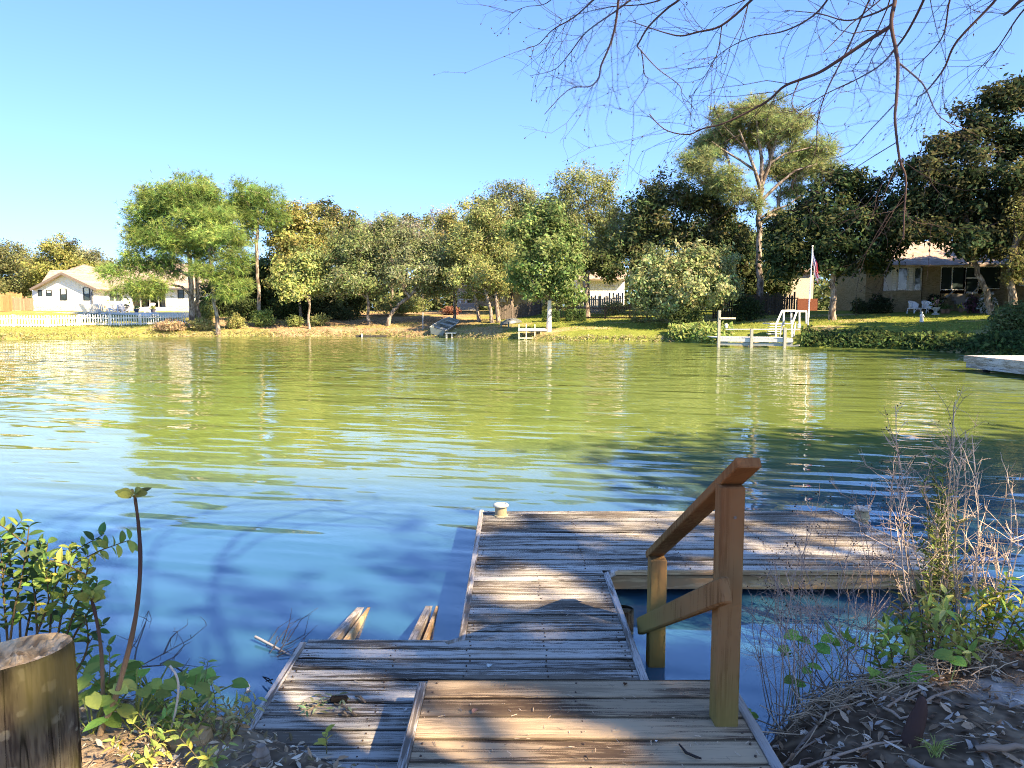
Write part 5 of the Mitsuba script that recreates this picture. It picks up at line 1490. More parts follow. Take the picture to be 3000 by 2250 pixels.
# ---- two saplings with a tuft of young leaves
for lab, path, Y, r0, r1, L, n, col in (
        ('tall thin bare sapling with a tiny leaf tuft on top, beside the log post', [(283, 2185), (300, 2130), (333, 2060), (362, 1960), (385, 1870), (400, 1790), (409, 1700), (411, 1620), (405, 1530), (395, 1455)], 2.74, 0.0130, 0.0055, 0.05, 13, (0.15, 0.16, 0.05)),
        ('short thin sapling with large yellow-green leaves, close to the log post', [(283, 2150), (299, 2080), (300, 1960), (291, 1860), (275, 1780), (268, 1755)], 2.86, 0.009, 0.0055, 0.058, 12, (0.26, 0.26, 0.06))):
    t = thing('sapling', lab, 'sapling')
    p = pxpath(path, Y)
    rr = np.linspace(r0, r1, len(p)) * (1 + 0.06 * q.normal(size=len(p)))
    cols = np.repeat(np.stack([np.interp(np.linspace(0, 1, len(p)), [0, 0.45, 0.75, 1], c_) for c_ in ((0.42, 0.20, 0.09, 0.07), (0.31, 0.13, 0.055, 0.05), (0.19, 0.08, 0.05, 0.035))], 1), 9, 0)
    part(t, 'stem', MB().tube(p, rr, 9, np.vstack([cols, cols[:1], cols[-1:]])), 'matte', True)
    for i in range(n):
        a = i * 2.4
        d = np.array([math.cos(a), 0.7 * math.sin(a), q.uniform(0.05, 0.75)])
        part(t, 'stalk', MB((0.3, 0.28, 0.1)).tube([p[-1], p[-1] + unit(d) * 0.02], 0.0025, 4), 'matte')
        v, f = leaf_at(p[-1] + unit(d) * 0.02, d, unit([0.3 * q.normal(), -0.9, 0.7]), L * q.uniform(0.5, 1.15), L * 0.72, 'heart', 0.3, q.uniform(0.2, 1.0))
        part(t, 'leaf', MB(palette(q, 1, col, 0.15)[0]).add(v, f), 'leaf')

# ---- the glossy shrub behind the log post
t = thing('privet_shrub', 'dark glossy-leaved shrub rising behind the log post at the left edge', 'shrub')
for i, (path, Y, c) in enumerate((([(20, 1960), (40, 1800), (70, 1660), (85, 1545)], 3.0, DG), ([(30, 1960), (15, 1800), (5, 1650), (0, 1580)], 3.05, DG), ([(60, 1950), (90, 1790), (120, 1690), (140, 1590)], 3.1, DG), ([(150, 1960), (175, 1830), (195, 1720), (205, 1600)], 3.0, LG),
                                  ([(165, 1960), (205, 1830), (240, 1730), (262, 1640)], 2.95, LG), ([(140, 1950), (150, 1800), (160, 1700), (165, 1620)], 3.12, DG), ([(170, 1950), (230, 1840), (265, 1780), (285, 1700)], 3.0, (0.10, 0.15, 0.04)), ([(-40, 1950), (-50, 1800), (-30, 1700), (-20, 1600)], 3.0, DG),
                                  ([(205, 1990), (245, 1930), (258, 1870), (250, 1800)], 2.9, DG), ([(60, 1900), (55, 1760), (40, 1690), (25, 1640)], 3.15, DG), ([(110, 1900), (105, 1780), (95, 1700), (75, 1620)], 3.02, DG), ([(90, 1900), (130, 1800), (150, 1740), (185, 1680)], 2.98, LG))):
    p = pxpath(path, Y)
    part(t, 'stem', MB((0.12, 0.09, 0.05)).tube(p, np.linspace(0.006, 0.0022, len(p)), 5), 'matte', True)
    leafy(t, q, p, 0.064, 0.030, c, YG if c is LG else LG, 'oval', 0.017, 0.30, share=0.3)
    for k in range(2):
        b = p[int(len(p) * (0.5 + 0.25 * k))]
        e = b + np.array([q.normal() * 0.09, q.normal() * 0.06, q.uniform(0.06, 0.14)])
        part(t, 'stem', MB((0.12, 0.09, 0.05)).tube([b, (b + e) / 2 + [0, 0, 0.01], e], [0.003, 0.0025, 0.0015], 4), 'matte')
        leafy(t, q, np.array([b, (b + e) / 2 + [0, 0, 0.01], e]), 0.06, 0.028, c, YG if c is LG else LG, 'oval', 0.017, 0.2, share=0.3)
# ---- broad-leaved ground cover
for i, (px, py, Y, n, L, lab) in enumerate(((330, 2060, 3.0, 12, 0.088, 'broad-leaved green plant right behind the base of the tall sapling'), (450, 2075, 3.05, 13, 0.10, 'broad-leaved green plant in the middle of the left bank patch'), (265, 2090, 2.75, 8, 0.075, 'broad dark green leaves between log post and saplings'),
                                           (560, 2090, 2.95, 11, 0.085, 'broad-leaved green plant at the right of the left bank patch'), (400, 2130, 2.8, 12, 0.075, 'low bright green plant in front of the broad-leaved patch'))):
    t = thing('broadleaf_plant', lab, 'plant')
    b = P(px, py, Y)
    b[2] = tz(b[0], b[1]) - 0.01
    for k in range(n):
        a = q.uniform(0, 6.28)
        tip = b + np.array([math.cos(a) * q.uniform(0.03, 0.22), math.sin(a) * q.uniform(0.02, 0.12), q.uniform(0.08, 0.24)])
        part(t, 'stalk', MB((0.25, 0.28, 0.08)).tube([b + q.normal(size=3) * 0.01, (b + tip) / 2 + [0, 0, 0.03], tip], 0.003, 4), 'matte')
        v, f = leaf_at(tip, [math.cos(a), math.sin(a) * 0.7 - 0.2, q.uniform(-0.3, 0.2)], unit([0.3 * q.normal(), -0.35, 1]), L * q.uniform(0.7, 1.2), L * 0.85, 'heart', q.uniform(0.1, 0.35), q.uniform(0.2, 0.7))
        part(t, 'leaf', MB(palette(q, 1, (0.17, 0.25, 0.06), 0.2, (0.26, 0.31, 0.08), 0.4)[0]).add(v, f), 'leaf')


def sprig(lab, path, Y, L, W, col, alt, step, kind='lance', start=0.2, name='sprig', r=0.003, stuff=False):
    t = thing(name, lab, 'plant')
    p = pxpath(path, Y)
    part(t, 'stem', MB((0.22, 0.2, 0.1)).tube(p, np.linspace(r, r * 0.5, len(p)), 5), 'matte', True)
    leafy(t, q, p, L, W, col, alt, kind, step, start)
    return t


sprig('upright leafy sprig standing against the water left of the dock', [(575, 2130), (590, 2060), (600, 1990), (610, 1935)], 2.95, 0.06, 0.022, (0.20, 0.24, 0.07), YG, 0.022)
sprig('second leafy sprig with yellow tips nearest the dock edge', [(625, 2150), (632, 2090), (628, 2040), (618, 2000)], 2.9, 0.055, 0.022, (0.25, 0.25, 0.09), (0.42, 0.34, 0.10), 0.018)
sprig('leaning sprig with one big yellow leaf by the dock corner', [(640, 2150), (665, 2100), (690, 2060), (700, 2050)], 2.85, 0.06, 0.026, (0.28, 0.30, 0.06), YG, 0.03)
sprig('dark leafy sprig beside the shorter sapling', [(300, 2060), (318, 2000), (322, 1940), (318, 1890)], 2.95, 0.058, 0.024, (0.09, 0.14, 0.04), LG, 0.02)
sprig('pale green sprout growing through the left deck', [(955, 2238), (957, 2190), (953, 2150)], 2.72, 0.05, 0.028, YG, None, 0.016, 'oval', 0.6)
for i, (px, py, Y, lab) in enumerate(((650, 2165, 2.72, 'low brownish leafy clump by the dock corner'), (690, 2150, 2.78, 'brown-green weed clump touching the left deck edge'), (470, 2180, 2.66, 'low small-leaved weed on the sunny soil'), (560, 2160, 2.72, 'small-leaved weed between sprig and soil'), (420, 2225, 2.5, 'small weed at the bottom left of the picture'), (500, 2120, 2.85, 'bright small-leaved weed under the whitish vine'), (610, 2235, 2.5, 'grassy weed at the bottom edge left of the landing'))):
    t = thing('weed_clump', lab, 'plant')
    b = P(px, py, Y)
    b[2] = tz(b[0], b[1])
    for k in range(7):
        a = q.uniform(0, 6.28)
        p = np.array([b + [0, 0, -0.01], b + [math.cos(a) * 0.04, math.sin(a) * 0.03, 0.06], b + [math.cos(a) * 0.10, math.sin(a) * 0.07, q.uniform(0.08, 0.15)]])
        part(t, 'stem', MB((0.25, 0.19, 0.10)).tube(p, [0.0025, 0.002, 0.001], 4), 'matte')
        leafy(t, q, p, 0.045, 0.015, (0.24, 0.24, 0.09) if i in (0, 1) else (0.22, 0.28, 0.08), (0.30, 0.22, 0.12) if i < 2 else YG, 'lance', 0.018, 0.3, share=0.4)
p = pxpath([(497, 1950), (515, 1975), (523, 2010), (517, 2070), (502, 2130), (480, 2180), (430, 2225)], 2.72)
single('whitish_vine', 'bare whitish vine stem curving up from the soil against the water', 'vine', MB((0.60, 0.55, 0.46)).tube(p, 0.0045, 6), 'matte', True)
p = P(530, 2165, 2.70)
p[2] = tz(p[0], p[1]) + 0.02
m = MB((0.55, 0.38, 0.20))
qq = [p + [-0.09, 0.03, 0.0], p + [-0.02, -0.045, 0.0], p + [0.10, -0.02, 0.01], p + [0.11, 0.03, 0.03], p + [0.0, 0.06, 0.035]]
single('tan_rock', 'flat tan stone lying on the sunny soil below the sprigs', 'stone', m.slab(qq, 0.05), 'matte')
p = P(765, 2205, 2.58)
p[2] = tz(p[0], p[1]) + 0.02
single('cut_stump', 'small brown root stump beside the left deck corner', 'stump', MB((0.26, 0.18, 0.12)).lathe([(0.045, -0.06), (0.036, 0.0), (0.030, 0.012), (0.033, 0.02), (0.022, 0.034), (0.018, 0.05), (0.001, 0.045)], p, 7), 'bark')

# ---- litter: loose leaves and twigs that nobody could count
def litter(name, label, n, region, seed, cols, L=(0.035, 0.075), W=0.3):
    q = np.random.default_rng(seed)
    x0, x1, y0, y1, keep = region
    xy = np.stack([q.uniform(x0, x1, n * 3), q.uniform(y0, y1, n * 3)], 1)
    z = terrain(xy[:, 0], xy[:, 1])
    ok = (z > 0.06) & keep(xy[:, 0], xy[:, 1])
    xy, z = xy[ok][:n], z[ok][:n]
    mb = MB()
    for (x, y), zz in zip(xy, z):
        l = q.uniform(*L)
        a = q.uniform(0, 6.28)
        v, f = leaf_shape(l, l * W * q.uniform(0.7, 1.4), 'lance', q.uniform(-0.5, 0.9), q.uniform(-0.5, 1.1), 3)
        d = unit([math.cos(a), math.sin(a), 0.25 * q.normal()])
        nr = unit([0.35 * q.normal(), 0.35 * q.normal(), 1])
        yv = unit(np.cross(nr, d))
        v = v @ np.array([d, yv, np.cross(d, yv)]) + [x, y, zz + 0.006 + 0.012 * q.random()]
        mb.add(v, f, np.clip(np.array(cols[q.integers(len(cols))]) * q.uniform(0.6, 1.35), 0, 0.8))
    single(name, label, 'leaf litter', mb, 'matte', kind='stuff')


TAN = [(0.40, 0.29, 0.19), (0.30, 0.20, 0.12), (0.52, 0.44, 0.34), (0.22, 0.14, 0.09), (0.46, 0.40, 0.34)]
litter('leaf_litter', 'dry leaf litter strewn over the dark soil of the right bank', 2600, (0.98, 3.6, 1.9, 3.9, lambda x, y: (x > 0.97)), 601, TAN, (0.03, 0.07))
litter('leaf_litter', 'sunlit dry leaf litter over the soil of the left bank', 1500, (-1.9, -0.40, 2.0, 3.25, lambda x, y: (x < -0.41)), 602, [(0.55, 0.44, 0.30), (0.40, 0.28, 0.17), (0.62, 0.55, 0.42), (0.26, 0.2, 0.1)], (0.02, 0.055))
mb = MB()
for i in range(900):                                                     # fine twigs and straw
    x, y = (q.uniform(0.98, 3.4), q.uniform(2.0, 3.7)) if i % 3 else (q.uniform(-1.8, -0.42), q.uniform(2.1, 3.1))
    z = tz(x, y)
    if z < 0.05:
        continue
    a, l = q.uniform(0, 3.14), q.uniform(0.03, 0.14)
    d = np.array([math.cos(a), math.sin(a), 0.12 * q.normal()]) * l / 2
    c = np.array([x, y, z + 0.008])
    mb.tube([c - d, c + [0.004 * q.normal(), 0.004 * q.normal(), 0.004], c + d], q.uniform(0.0008, 0.0022), 3, np.array((0.36, 0.27, 0.18)) * q.uniform(0.4, 1.4), cap=False)
single('twig_litter', 'fine twigs and straw scattered over the near bank', 'twigs', mb, 'matte', kind='stuff')
mb = MB()
for i in range(420):                                                     # the straw apron at the right water edge
    s = q.random()
    x, y = 1.15 + 1.2 * s + 0.05 * q.normal(), 2.98 + 0.50 * s + 0.10 * q.normal()
    z = tz(x, y)
    a, l = q.uniform(-0.3, 2.2), q.uniform(0.08, 0.30)
    d = np.array([math.cos(a), math.sin(a) * 0.7, 0.1 + 0.25 * q.normal()]) * l / 2
    c = np.array([x, y, max(z, 0.03) + 0.02 + 0.05 * q.random()])
    mb.tube([c - d, c + q.normal(size=3) * 0.01, c + d + [0, 0, -0.02]], q.uniform(0.001, 0.003), 4, np.array((0.50, 0.38, 0.25)) * q.uniform(0.35, 1.3), cap=False)
single('dead_stalks', 'matted straw and dead stalks along the right water edge', 'straw', mb, 'matte', kind='stuff')
for i in range(26):                                                       # single large fallen leaves
    px, py = (q.uniform(2280, 2980), q.uniform(2060, 2240)) if i < 18 else (q.uniform(260, 760), q.uniform(2190, 2245))
    g = P(px, py, 2.6)
    d_ = unit(g - [0, 0, H])
    tt = (0.35 - H) / d_[2]
    g = np.array([0, 0, H]) + d_ * tt
    g[2] = tz(g[0], g[1]) + 0.012
    a = q.uniform(0, 6.28)
    v, f = leaf_at(g, [math.cos(a), math.sin(a), 0.15 * q.normal()], unit([0.3 * q.normal(), 0.3 * q.normal(), 1]), q.uniform(0.06, 0.10), q.uniform(0.022, 0.036), 'lance', q.uniform(0, 0.6), q.uniform(-0.2, 0.8))
    c = np.array(TAN[i % 5]) * q.uniform(0.9, 1.4)
    single('fallen_leaf', ('large dry fallen leaf lying on the dark soil of the right bank' if i < 18 else 'large dry fallen leaf lying on the sunny soil of the left bank'), 'leaf', MB(np.clip(c, 0, 0.75)).add(v, f), 'matte', group='fallen leaves on the right bank' if i < 18 else 'fallen leaves on the left bank')


def on_soil(px, py, lift=0.01, z=0.33):
    d_ = unit(P(px, py, 2.6) - [0, 0, H])
    g = np.array([0, 0, H]) + d_ * ((z - H) / d_[2])
    g[2] = tz(g[0], g[1]) + lift
    return g


for lab, pts, r in (('long straight stick across the dark soil below the cypress knee', [(2310, 2160), (2480, 2160), (2660, 2140)], 0.005), ('curved pale stick left of the cypress knee', [(2240, 2140), (2300, 2100), (2420, 2085), (2520, 2075)], 0.005),
                    ('pale forked stick just behind the cypress knee', [(2590, 2040), (2640, 2075), (2700, 2088)], 0.006), ('reddish stick near the bottom right corner', [(2860, 2200), (2940, 2208), (3020, 2212)], 0.013), ('grey stick right of the cypress knee on the sandy soil', [(2700, 2045), (2760, 2010), (2830, 2000)], 0.006),
                    ('thin dark stick at the right edge on the sand', [(2900, 2040), (2950, 2056), (3020, 2075)], 0.006), ('pale stick along the straw edge', [(2290, 2110), (2420, 2030), (2560, 1975)], 0.007), ('thin stick in front of the leafy right shrub', [(2600, 2040), (2680, 2000), (2800, 1960)], 0.006)):
    p = np.array([on_soil(a, b, r + 0.006) for a, b in pts])
    p = np.vstack([p[0], (p[0] + p[1]) / 2 + [0, 0, 0.008], p[1], (p[1] + p[2]) / 2 + [0, 0.01, 0.004], p[2]])
    single('stick', lab, 'stick', MB(np.array((0.34, 0.25, 0.18)) * q.uniform(0.8, 1.4)).tube(p, [r, r * 1.1, r, r * 0.9, r * 0.6], 6), 'matte', True)
for lab, pts, r in (('pale exposed root at the bottom edge right of the landing', [(2480, 2225), (2530, 2232), (2560, 2262)], 0.018), ('second exposed root, right of the pale one at the bottom edge', [(2570, 2225), (2610, 2250), (2640, 2280)], 0.02), ('long grey exposed root running to the bottom edge below the knee', [(2665, 2195), (2720, 2225), (2800, 2240), (2900, 2290)], 0.016), ('upright crossing root near the bottom right corner', [(2850, 2170), (2890, 2215), (2905, 2270)], 0.012)):
    p = np.array([on_soil(a, b, r * 0.25) for a, b in pts])
    p = np.array([np.array([np.interp(s, np.arange(len(p)), p[:, k]) for k in range(3)]) for s in np.linspace(0, len(p) - 1, 12)])
    single('exposed_root', lab, 'root', MB((0.45, 0.38, 0.30)).tube(p, r * (1 + 0.15 * np.sin(np.arange(12) * 1.9)), 9), 'bark', True)
b = on_soil(2668, 2140, -0.03)
kp = np.array([b, b + [0.005, 0, 0.05], b + [0.02, 0, 0.11], b + [0.035, 0, 0.165], b + [0.036, 0, 0.20], b + [0.037, 0, 0.215]])
single('cypress_knee', 'dark reddish cypress knee poking out of the bare soil', 'root knee', MB((0.09, 0.055, 0.045)).tube(kp, np.array([0.040, 0.036, 0.031, 0.025, 0.017, 0.005]) * np.array([1.1, 0.95, 1.05, 0.92, 1, 1]), 12), 'matte', True)
t = thing('grass_tuft', 'small bright green grass tuft by the roots at the bottom right', 'grass')
b = on_soil(2740, 2190)
for k in range(26):
    a = q.uniform(0, 6.28)
    tip = b + [math.cos(a) * q.uniform(0.03, 0.10), math.sin(a) * q.uniform(0.01, 0.06), q.uniform(0.03, 0.07)]
    part(t, 'blade', MB((0.30, 0.36, 0.10)).tube([b + q.normal(size=3) * 0.008, (b + tip) / 2 + [0, 0, 0.02], tip], [0.0018, 0.0015, 0.0004], 3), 'matte')

# ---- dry weeds and shrubs of the right bank
def dry_stems(key, q, roots, tips, n, Y0, Y1, r, col, twigs=9, tl=0.16, specks=0):
    """Thin dead stems fanning from the root line to the tip line, with side twigs."""
    mb, sp = MB(col), MB((0.05, 0.035, 0.025))
    for i in range(n):
        a = q.random()
        ra = np.array(roots[0]) + (np.array(roots[1]) - roots[0]) * a
        tb = np.array([q.uniform(tips[0], tips[2]), q.uniform(tips[1], tips[3])])
        Y = Y0 + (Y1 - Y0) * q.random()
        p0, p1 = P(ra[0], ra[1], Y), P(tb[0], tb[1], Y + q.normal() * 0.12)
        p0[2] = tz(p0[0], p0[1]) - 0.02
        s = np.linspace(0, 1, 8)[:, None]
        p = p0 + (p1 - p0) * s + np.array([q.normal() * 0.06, q.normal() * 0.05, 0.02]) * np.sin(s * 3.14) + np.cumsum(q.normal(size=(8, 3)) * 0.008, 0)
        c = np.array(col) * q.uniform(0.55, 1.5)
        mb.tube(p, np.linspace(r, r * 0.35, 8), 4, c, cap=False)
        for k in range(twigs):
            u = q.uniform(0.35, 1.0) * 6.99
            j = int(u)
            b = p[j] + (p[j + 1] - p[j]) * (u - j)
            d = unit(unit(p[j + 1] - p[j]) * 0.8 + q.normal(size=3) * 0.55)
            l = tl * q.uniform(0.4, 1.3)
            e = b + d * l
            mb.tube([b, b + d * l * 0.5 + q.normal(size=3) * 0.006, e], [r * 0.4, r * 0.3, r * 0.18], 3, c, cap=False)
            for _ in range(2):
                d2 = unit(d + q.normal(size=3) * 0.7)
                b2 = b + d * l * q.uniform(0.4, 1)
                mb.tube([b2, b2 + d2 * l * 0.4], [r * 0.25, r * 0.15], 3, c, cap=False)
            for _ in range(specks):
                o = e + q.normal(size=3) * 0.012
                v, f = leaf_at(o, q.normal(size=3), unit(q.normal(size=3)), 0.011, 0.006)
                sp.add(v, f)
    part(key, 'stem', mb, 'matte', kind='stuff')
    if specks:
        part(key, 'seed_head', sp, 'matte', kind='stuff')


t = thing('dry_weed_bush', 'tangled bush of bare grey-brown weed stems right of the handrail', 'dry bush')
dry_stems(t, q, ((2270, 2040), (2560, 1960)), (2230, 1430, 2620, 1760), 26, 3.15, 3.65, 0.0032, (0.30, 0.23, 0.19), specks=2)
dry_stems(t, q, ((2260, 2060), (2460, 1990)), (2180, 1640, 2420, 1930), 16, 3.1, 3.45, 0.0026, (0.36, 0.28, 0.23), tl=0.12)
t = thing('tall_dry_shrub', 'tallest bare dry shrub of the right bank, its tips against the green water', 'dry bush')
dry_stems(t, q, ((2690, 1960), (2790, 1930)), (2590, 1140, 2700, 1420), 7, 3.6, 3.8, 0.0052, (0.40, 0.31, 0.24), 14, 0.17, specks=3)
dry_stems(t, q, ((2720, 1950), (2830, 1930)), (2740, 1130, 2860, 1500), 8, 3.6, 3.8, 0.0055, (0.44, 0.35, 0.26), 13, 0.17, specks=1)
t = thing('pale_dry_stems', 'pale forked dry stems near the right edge above the leafy shrub', 'dry bush')
dry_stems(t, q, ((2830, 1930), (2900, 1920)), (2840, 1330, 3000, 1640), 10, 3.6, 3.9, 0.0055, (0.50, 0.39, 0.29), 9, 0.14)
t = thing('feathery_shrub', 'dark feathery green shrub between the dry stems, over the water', 'shrub')
mb = MB()
for i in range(16):
    p = pxpath([(2730 + q.normal() * 20, 1900), (2740 + q.normal() * 25, 1720), (2760 + q.normal() * 55, 1500 + 60 * q.normal())], 3.85 + 0.15 * q.normal())
    part(t, 'stem', MB((0.10, 0.09, 0.05)).tube(p, np.linspace(0.004, 0.0012, len(p)), 4), 'matte')
    m_ = leafy(t, q, p, 0.06, 0.012, (0.07, 0.10, 0.03), (0.15, 0.17, 0.05), 'lance', 0.009, 0.35, stuff=True)
    mb.add(*m_.mesh()[:2], m_.mesh()[2])
part(t, 'foliage', mb, 'leaf', kind='stuff')
for i, (lab, sp_, c, al) in enumerate((
        ('bright leafy shrub at the right edge of the near bank', [([(2880, 1960), (2900, 1860), (2930, 1760), (2950, 1690)], 3.6), ([(2900, 1960), (2940, 1880), (2980, 1800), (3000, 1740)], 3.55), ([(2860, 1960), (2870, 1870), (2890, 1800), (2900, 1740)], 3.65), ([(2930, 1960), (2960, 1880), (2990, 1840), (3010, 1810)], 3.5), ([(2840, 1970), (2850, 1900), (2870, 1850), (2905, 1800)], 3.6), ([(2960, 1970), (2990, 1900), (3010, 1860)], 3.5)], (0.17, 0.24, 0.05), YG),
        ('yellow-green leafy shrub in the middle of the right bank edge', [([(2740, 1990), (2750, 1880), (2760, 1800), (2770, 1740)], 3.4), ([(2760, 1990), (2790, 1890), (2810, 1830), (2830, 1790)], 3.4), ([(2720, 1990), (2710, 1890), (2700, 1820), (2690, 1770)], 3.45), ([(2780, 1990), (2820, 1920), (2850, 1880), (2870, 1850)], 3.4), ([(2700, 1990), (2690, 1920), (2680, 1880), (2660, 1840)], 3.4), ([(2790, 1990), (2800, 1940), (2830, 1910), (2860, 1900)], 3.35)], (0.22, 0.25, 0.06), (0.36, 0.34, 0.10)),
        ('olive leafy sprigs in front of the far corner of the end deck', [([(2690, 1940), (2710, 1830), (2740, 1740), (2770, 1660)], 3.7), ([(2680, 1940), (2650, 1840), (2640, 1760), (2620, 1690)], 3.7), ([(2720, 1940), (2780, 1820), (2800, 1740), (2810, 1690)], 3.75)], (0.17, 0.16, 0.06), (0.26, 0.24, 0.09)),
        ('small-leaved green plant beside the straw edge', [([(2620, 2000), (2610, 1900), (2590, 1850)], 3.35), ([(2640, 2000), (2650, 1900), (2660, 1830)], 3.4), ([(2600, 2000), (2570, 1930), (2560, 1890)], 3.3)], (0.15, 0.21, 0.05), YG))):
    t = thing('leafy_shrub', lab, 'shrub')
    for path, Y in sp_:
        p = pxpath(path, Y)
        p[0, 2] = tz(p[0, 0], p[0, 1]) - 0.02
        part(t, 'stem', MB((0.2, 0.14, 0.08)).tube(p, np.linspace(0.005, 0.002, len(p)), 5), 'matte', True)
        leafy(t, q, p, 0.075, 0.024, c, al, 'lance', 0.012, 0.18, share=0.35)
        for k in range(2):
            b = p[len(p) // 2 + k]
            e = b + np.array([q.normal() * 0.10, q.normal() * 0.08, q.uniform(0.05, 0.14)])
            part(t, 'stem', MB((0.2, 0.14, 0.08)).tube([b, (b + e) / 2 + [0, 0, 0.01], e], [0.003, 0.0025, 0.0015], 4), 'matte')
            leafy(t, q, np.array([b, (b + e) / 2 + [0, 0, 0.01], e]), 0.07, 0.022, c, al, 'lance', 0.015, 0.2, share=0.35)
for lab, spots, Y in (('broad heart-shaped green leaves at the left of the straw edge', ((2340, 1860, 0.07), (2395, 1890, 0.075), (2330, 1990, 0.06), (2370, 1950, 0.055), (2200, 2085, 0.045), (2440, 1870, 0.06), (2310, 1900, 0.05)), 3.3),
                      ('broad heart-shaped green leaves in front of the leafy shrub', ((2660, 1990, 0.075), (2700, 2010, 0.07), (2590, 1985, 0.07), (2640, 2050, 0.06), (2715, 1960, 0.06), (2560, 1960, 0.06), (2790, 1920, 0.075)), 3.15)):
    t = thing('ivy_plant', lab, 'ivy')
    for px, py, L in spots:
        p = P(px, py, Y)
        g = np.array([p[0] + 0.04 * q.normal(), p[1] - 0.05, 0])
        g[2] = max(tz(g[0], g[1]), -0.05) - 0.01
        part(t, 'stalk', MB((0.25, 0.3, 0.1)).tube([g, (g + p) / 2 + [0.02, 0, 0.02], p], 0.0025, 4), 'matte')
        for k in range(2):
            a = q.uniform(0, 6.28)
            v, f = leaf_at(p + [0, 0, -0.02 * k], [math.cos(a), -abs(math.sin(a)) * 0.6, 0.1], unit([0.3 * q.normal(), -0.5, 1]), L * (1.2 - 0.3 * k), L, 'heart', 0.2, 0.4)
            part(t, 'leaf', MB(palette(q, 1, (0.17, 0.27, 0.06), 0.2)[0]).add(v, f), 'leaf')

# ---- things on the dock and in the water
t = thing('twig_pile', 'small heap of fresh leafy twigs and bits of wood lying on the left deck', 'twigs')


def on_deck(px, py, z=ZD + 0.006):
    d_ = unit(P(px, py, 3.0) - [0, 0, H])
    return np.array([0, 0, H]) + d_ * ((z - H) / d_[2])


part(t, 'bark_piece', MB((0.03, 0.025, 0.02)).beam(on_deck(968, 2048, ZD + 0.03), on_deck(1018, 2046, ZD + 0.03), 0.03, 0.022, bevel=0.006), 'matte')
for a, b, r in (((980, 2065), (1045, 2098), 0.005), ((1042, 2042), (1070, 2062), 0.006), ((900, 2085), (990, 2045), 0.003), ((930, 2040), (1010, 2070), 0.003), ((895, 2080), (960, 2075), 0.002), ((1000, 2092), (1018, 2102), 0.006)):
    p, e = on_deck(*a), on_deck(*b)
    part(t, 'twig', MB((0.22, 0.17, 0.12)).tube([p + [0, 0, r], (p + e) / 2 + [0, 0, r + 0.012], e + [0, 0, r]], [r, r, r * 0.6], 5), 'matte')
for k in range(34):
    p = on_deck(q.uniform(890, 1050), q.uniform(2030, 2085), ZD + q.uniform(0.01, 0.04))
    a = q.uniform(0, 6.28)
    v, f = leaf_at(p, [math.cos(a), math.sin(a), 0.2 * q.normal()], unit([0.5 * q.normal(), 0.5 * q.normal(), 1]), 0.045, 0.011, 'lance')
    part(t, 'leaf', MB(palette(q, 1, (0.16, 0.20, 0.10), 0.3)[0]).add(v, f), 'gloss_leaf')
for lab, (px, py), L, W, c, z in (('pale fallen leaf lying on the dark middle boards', (1430, 1955), 0.045, 0.028, (0.62, 0.66, 0.60), ZD), ('brown curled leaf on the landing near its far edge', (1830, 2008), 0.035, 0.018, (0.10, 0.05, 0.03), ZL), ('reddish leaf on the left of the landing', (1385, 2090), 0.05, 0.022, (0.32, 0.18, 0.13), ZL), ('whitish chip beside the landing edge on the left deck', (1185, 2083), 0.03, 0.01, (0.6, 0.58, 0.52), ZD), ('tiny white chip on the sunlit landing boards', (1922, 2173), 0.014, 0.010, (0.75, 0.72, 0.66), ZL)):
    p = on_deck(px, py, z + 0.008)
    v, f = leaf_at(p, [0.3, 1, 0.05], [0, 0, 1.0], L, W, 'oval', 0.4, 0.3)
    single('deck_leaf', lab, 'leaf', MB(c).add(v, f), 'matte')
p = np.array([on_deck(a, b, ZL + 0.008) for a, b in ((1990, 2180), (2010, 2205), (2040, 2218), (2055, 2222))])
single('dark_catkin', 'dark curved catkin lying on the landing', 'catkin', MB((0.05, 0.04, 0.035)).tube(p, [0.003, 0.005, 0.005, 0.003], 6), 'matte', True)
mb = MB((0.34, 0.28, 0.22))
for i in range(260):                                                     # crumbs on the boards
    x, y = q.uniform(-1.05, 0.6), q.uniform(2.6, 6.2)
    z = ZD
    if q.random() < 0.4:
        x, y, z = q.uniform(-0.35, 0.9), q.uniform(2.35, 2.98), ZL
    elif (x < -0.22 and y > 3.6) or (x > -0.4 and y < 3.05):
        continue
    a, l = q.uniform(0, 6.28), q.uniform(0.004, 0.03)
    d = np.array([math.cos(a), math.sin(a), 0]) * l
    mb.tube([[x, y, z + 0.005], np.array([x, y, z + 0.007]) + d], q.uniform(0.0008, 0.002), 3, np.array((0.45, 0.36, 0.26)) * q.uniform(0.3, 1.5), cap=False)
single('deck_crumbs', 'bits of twig and straw scattered on the boards', 'debris', mb, 'matte', kind='stuff')


def on_water(px, py, z=0.012):
    return on_deck(px, py, z)


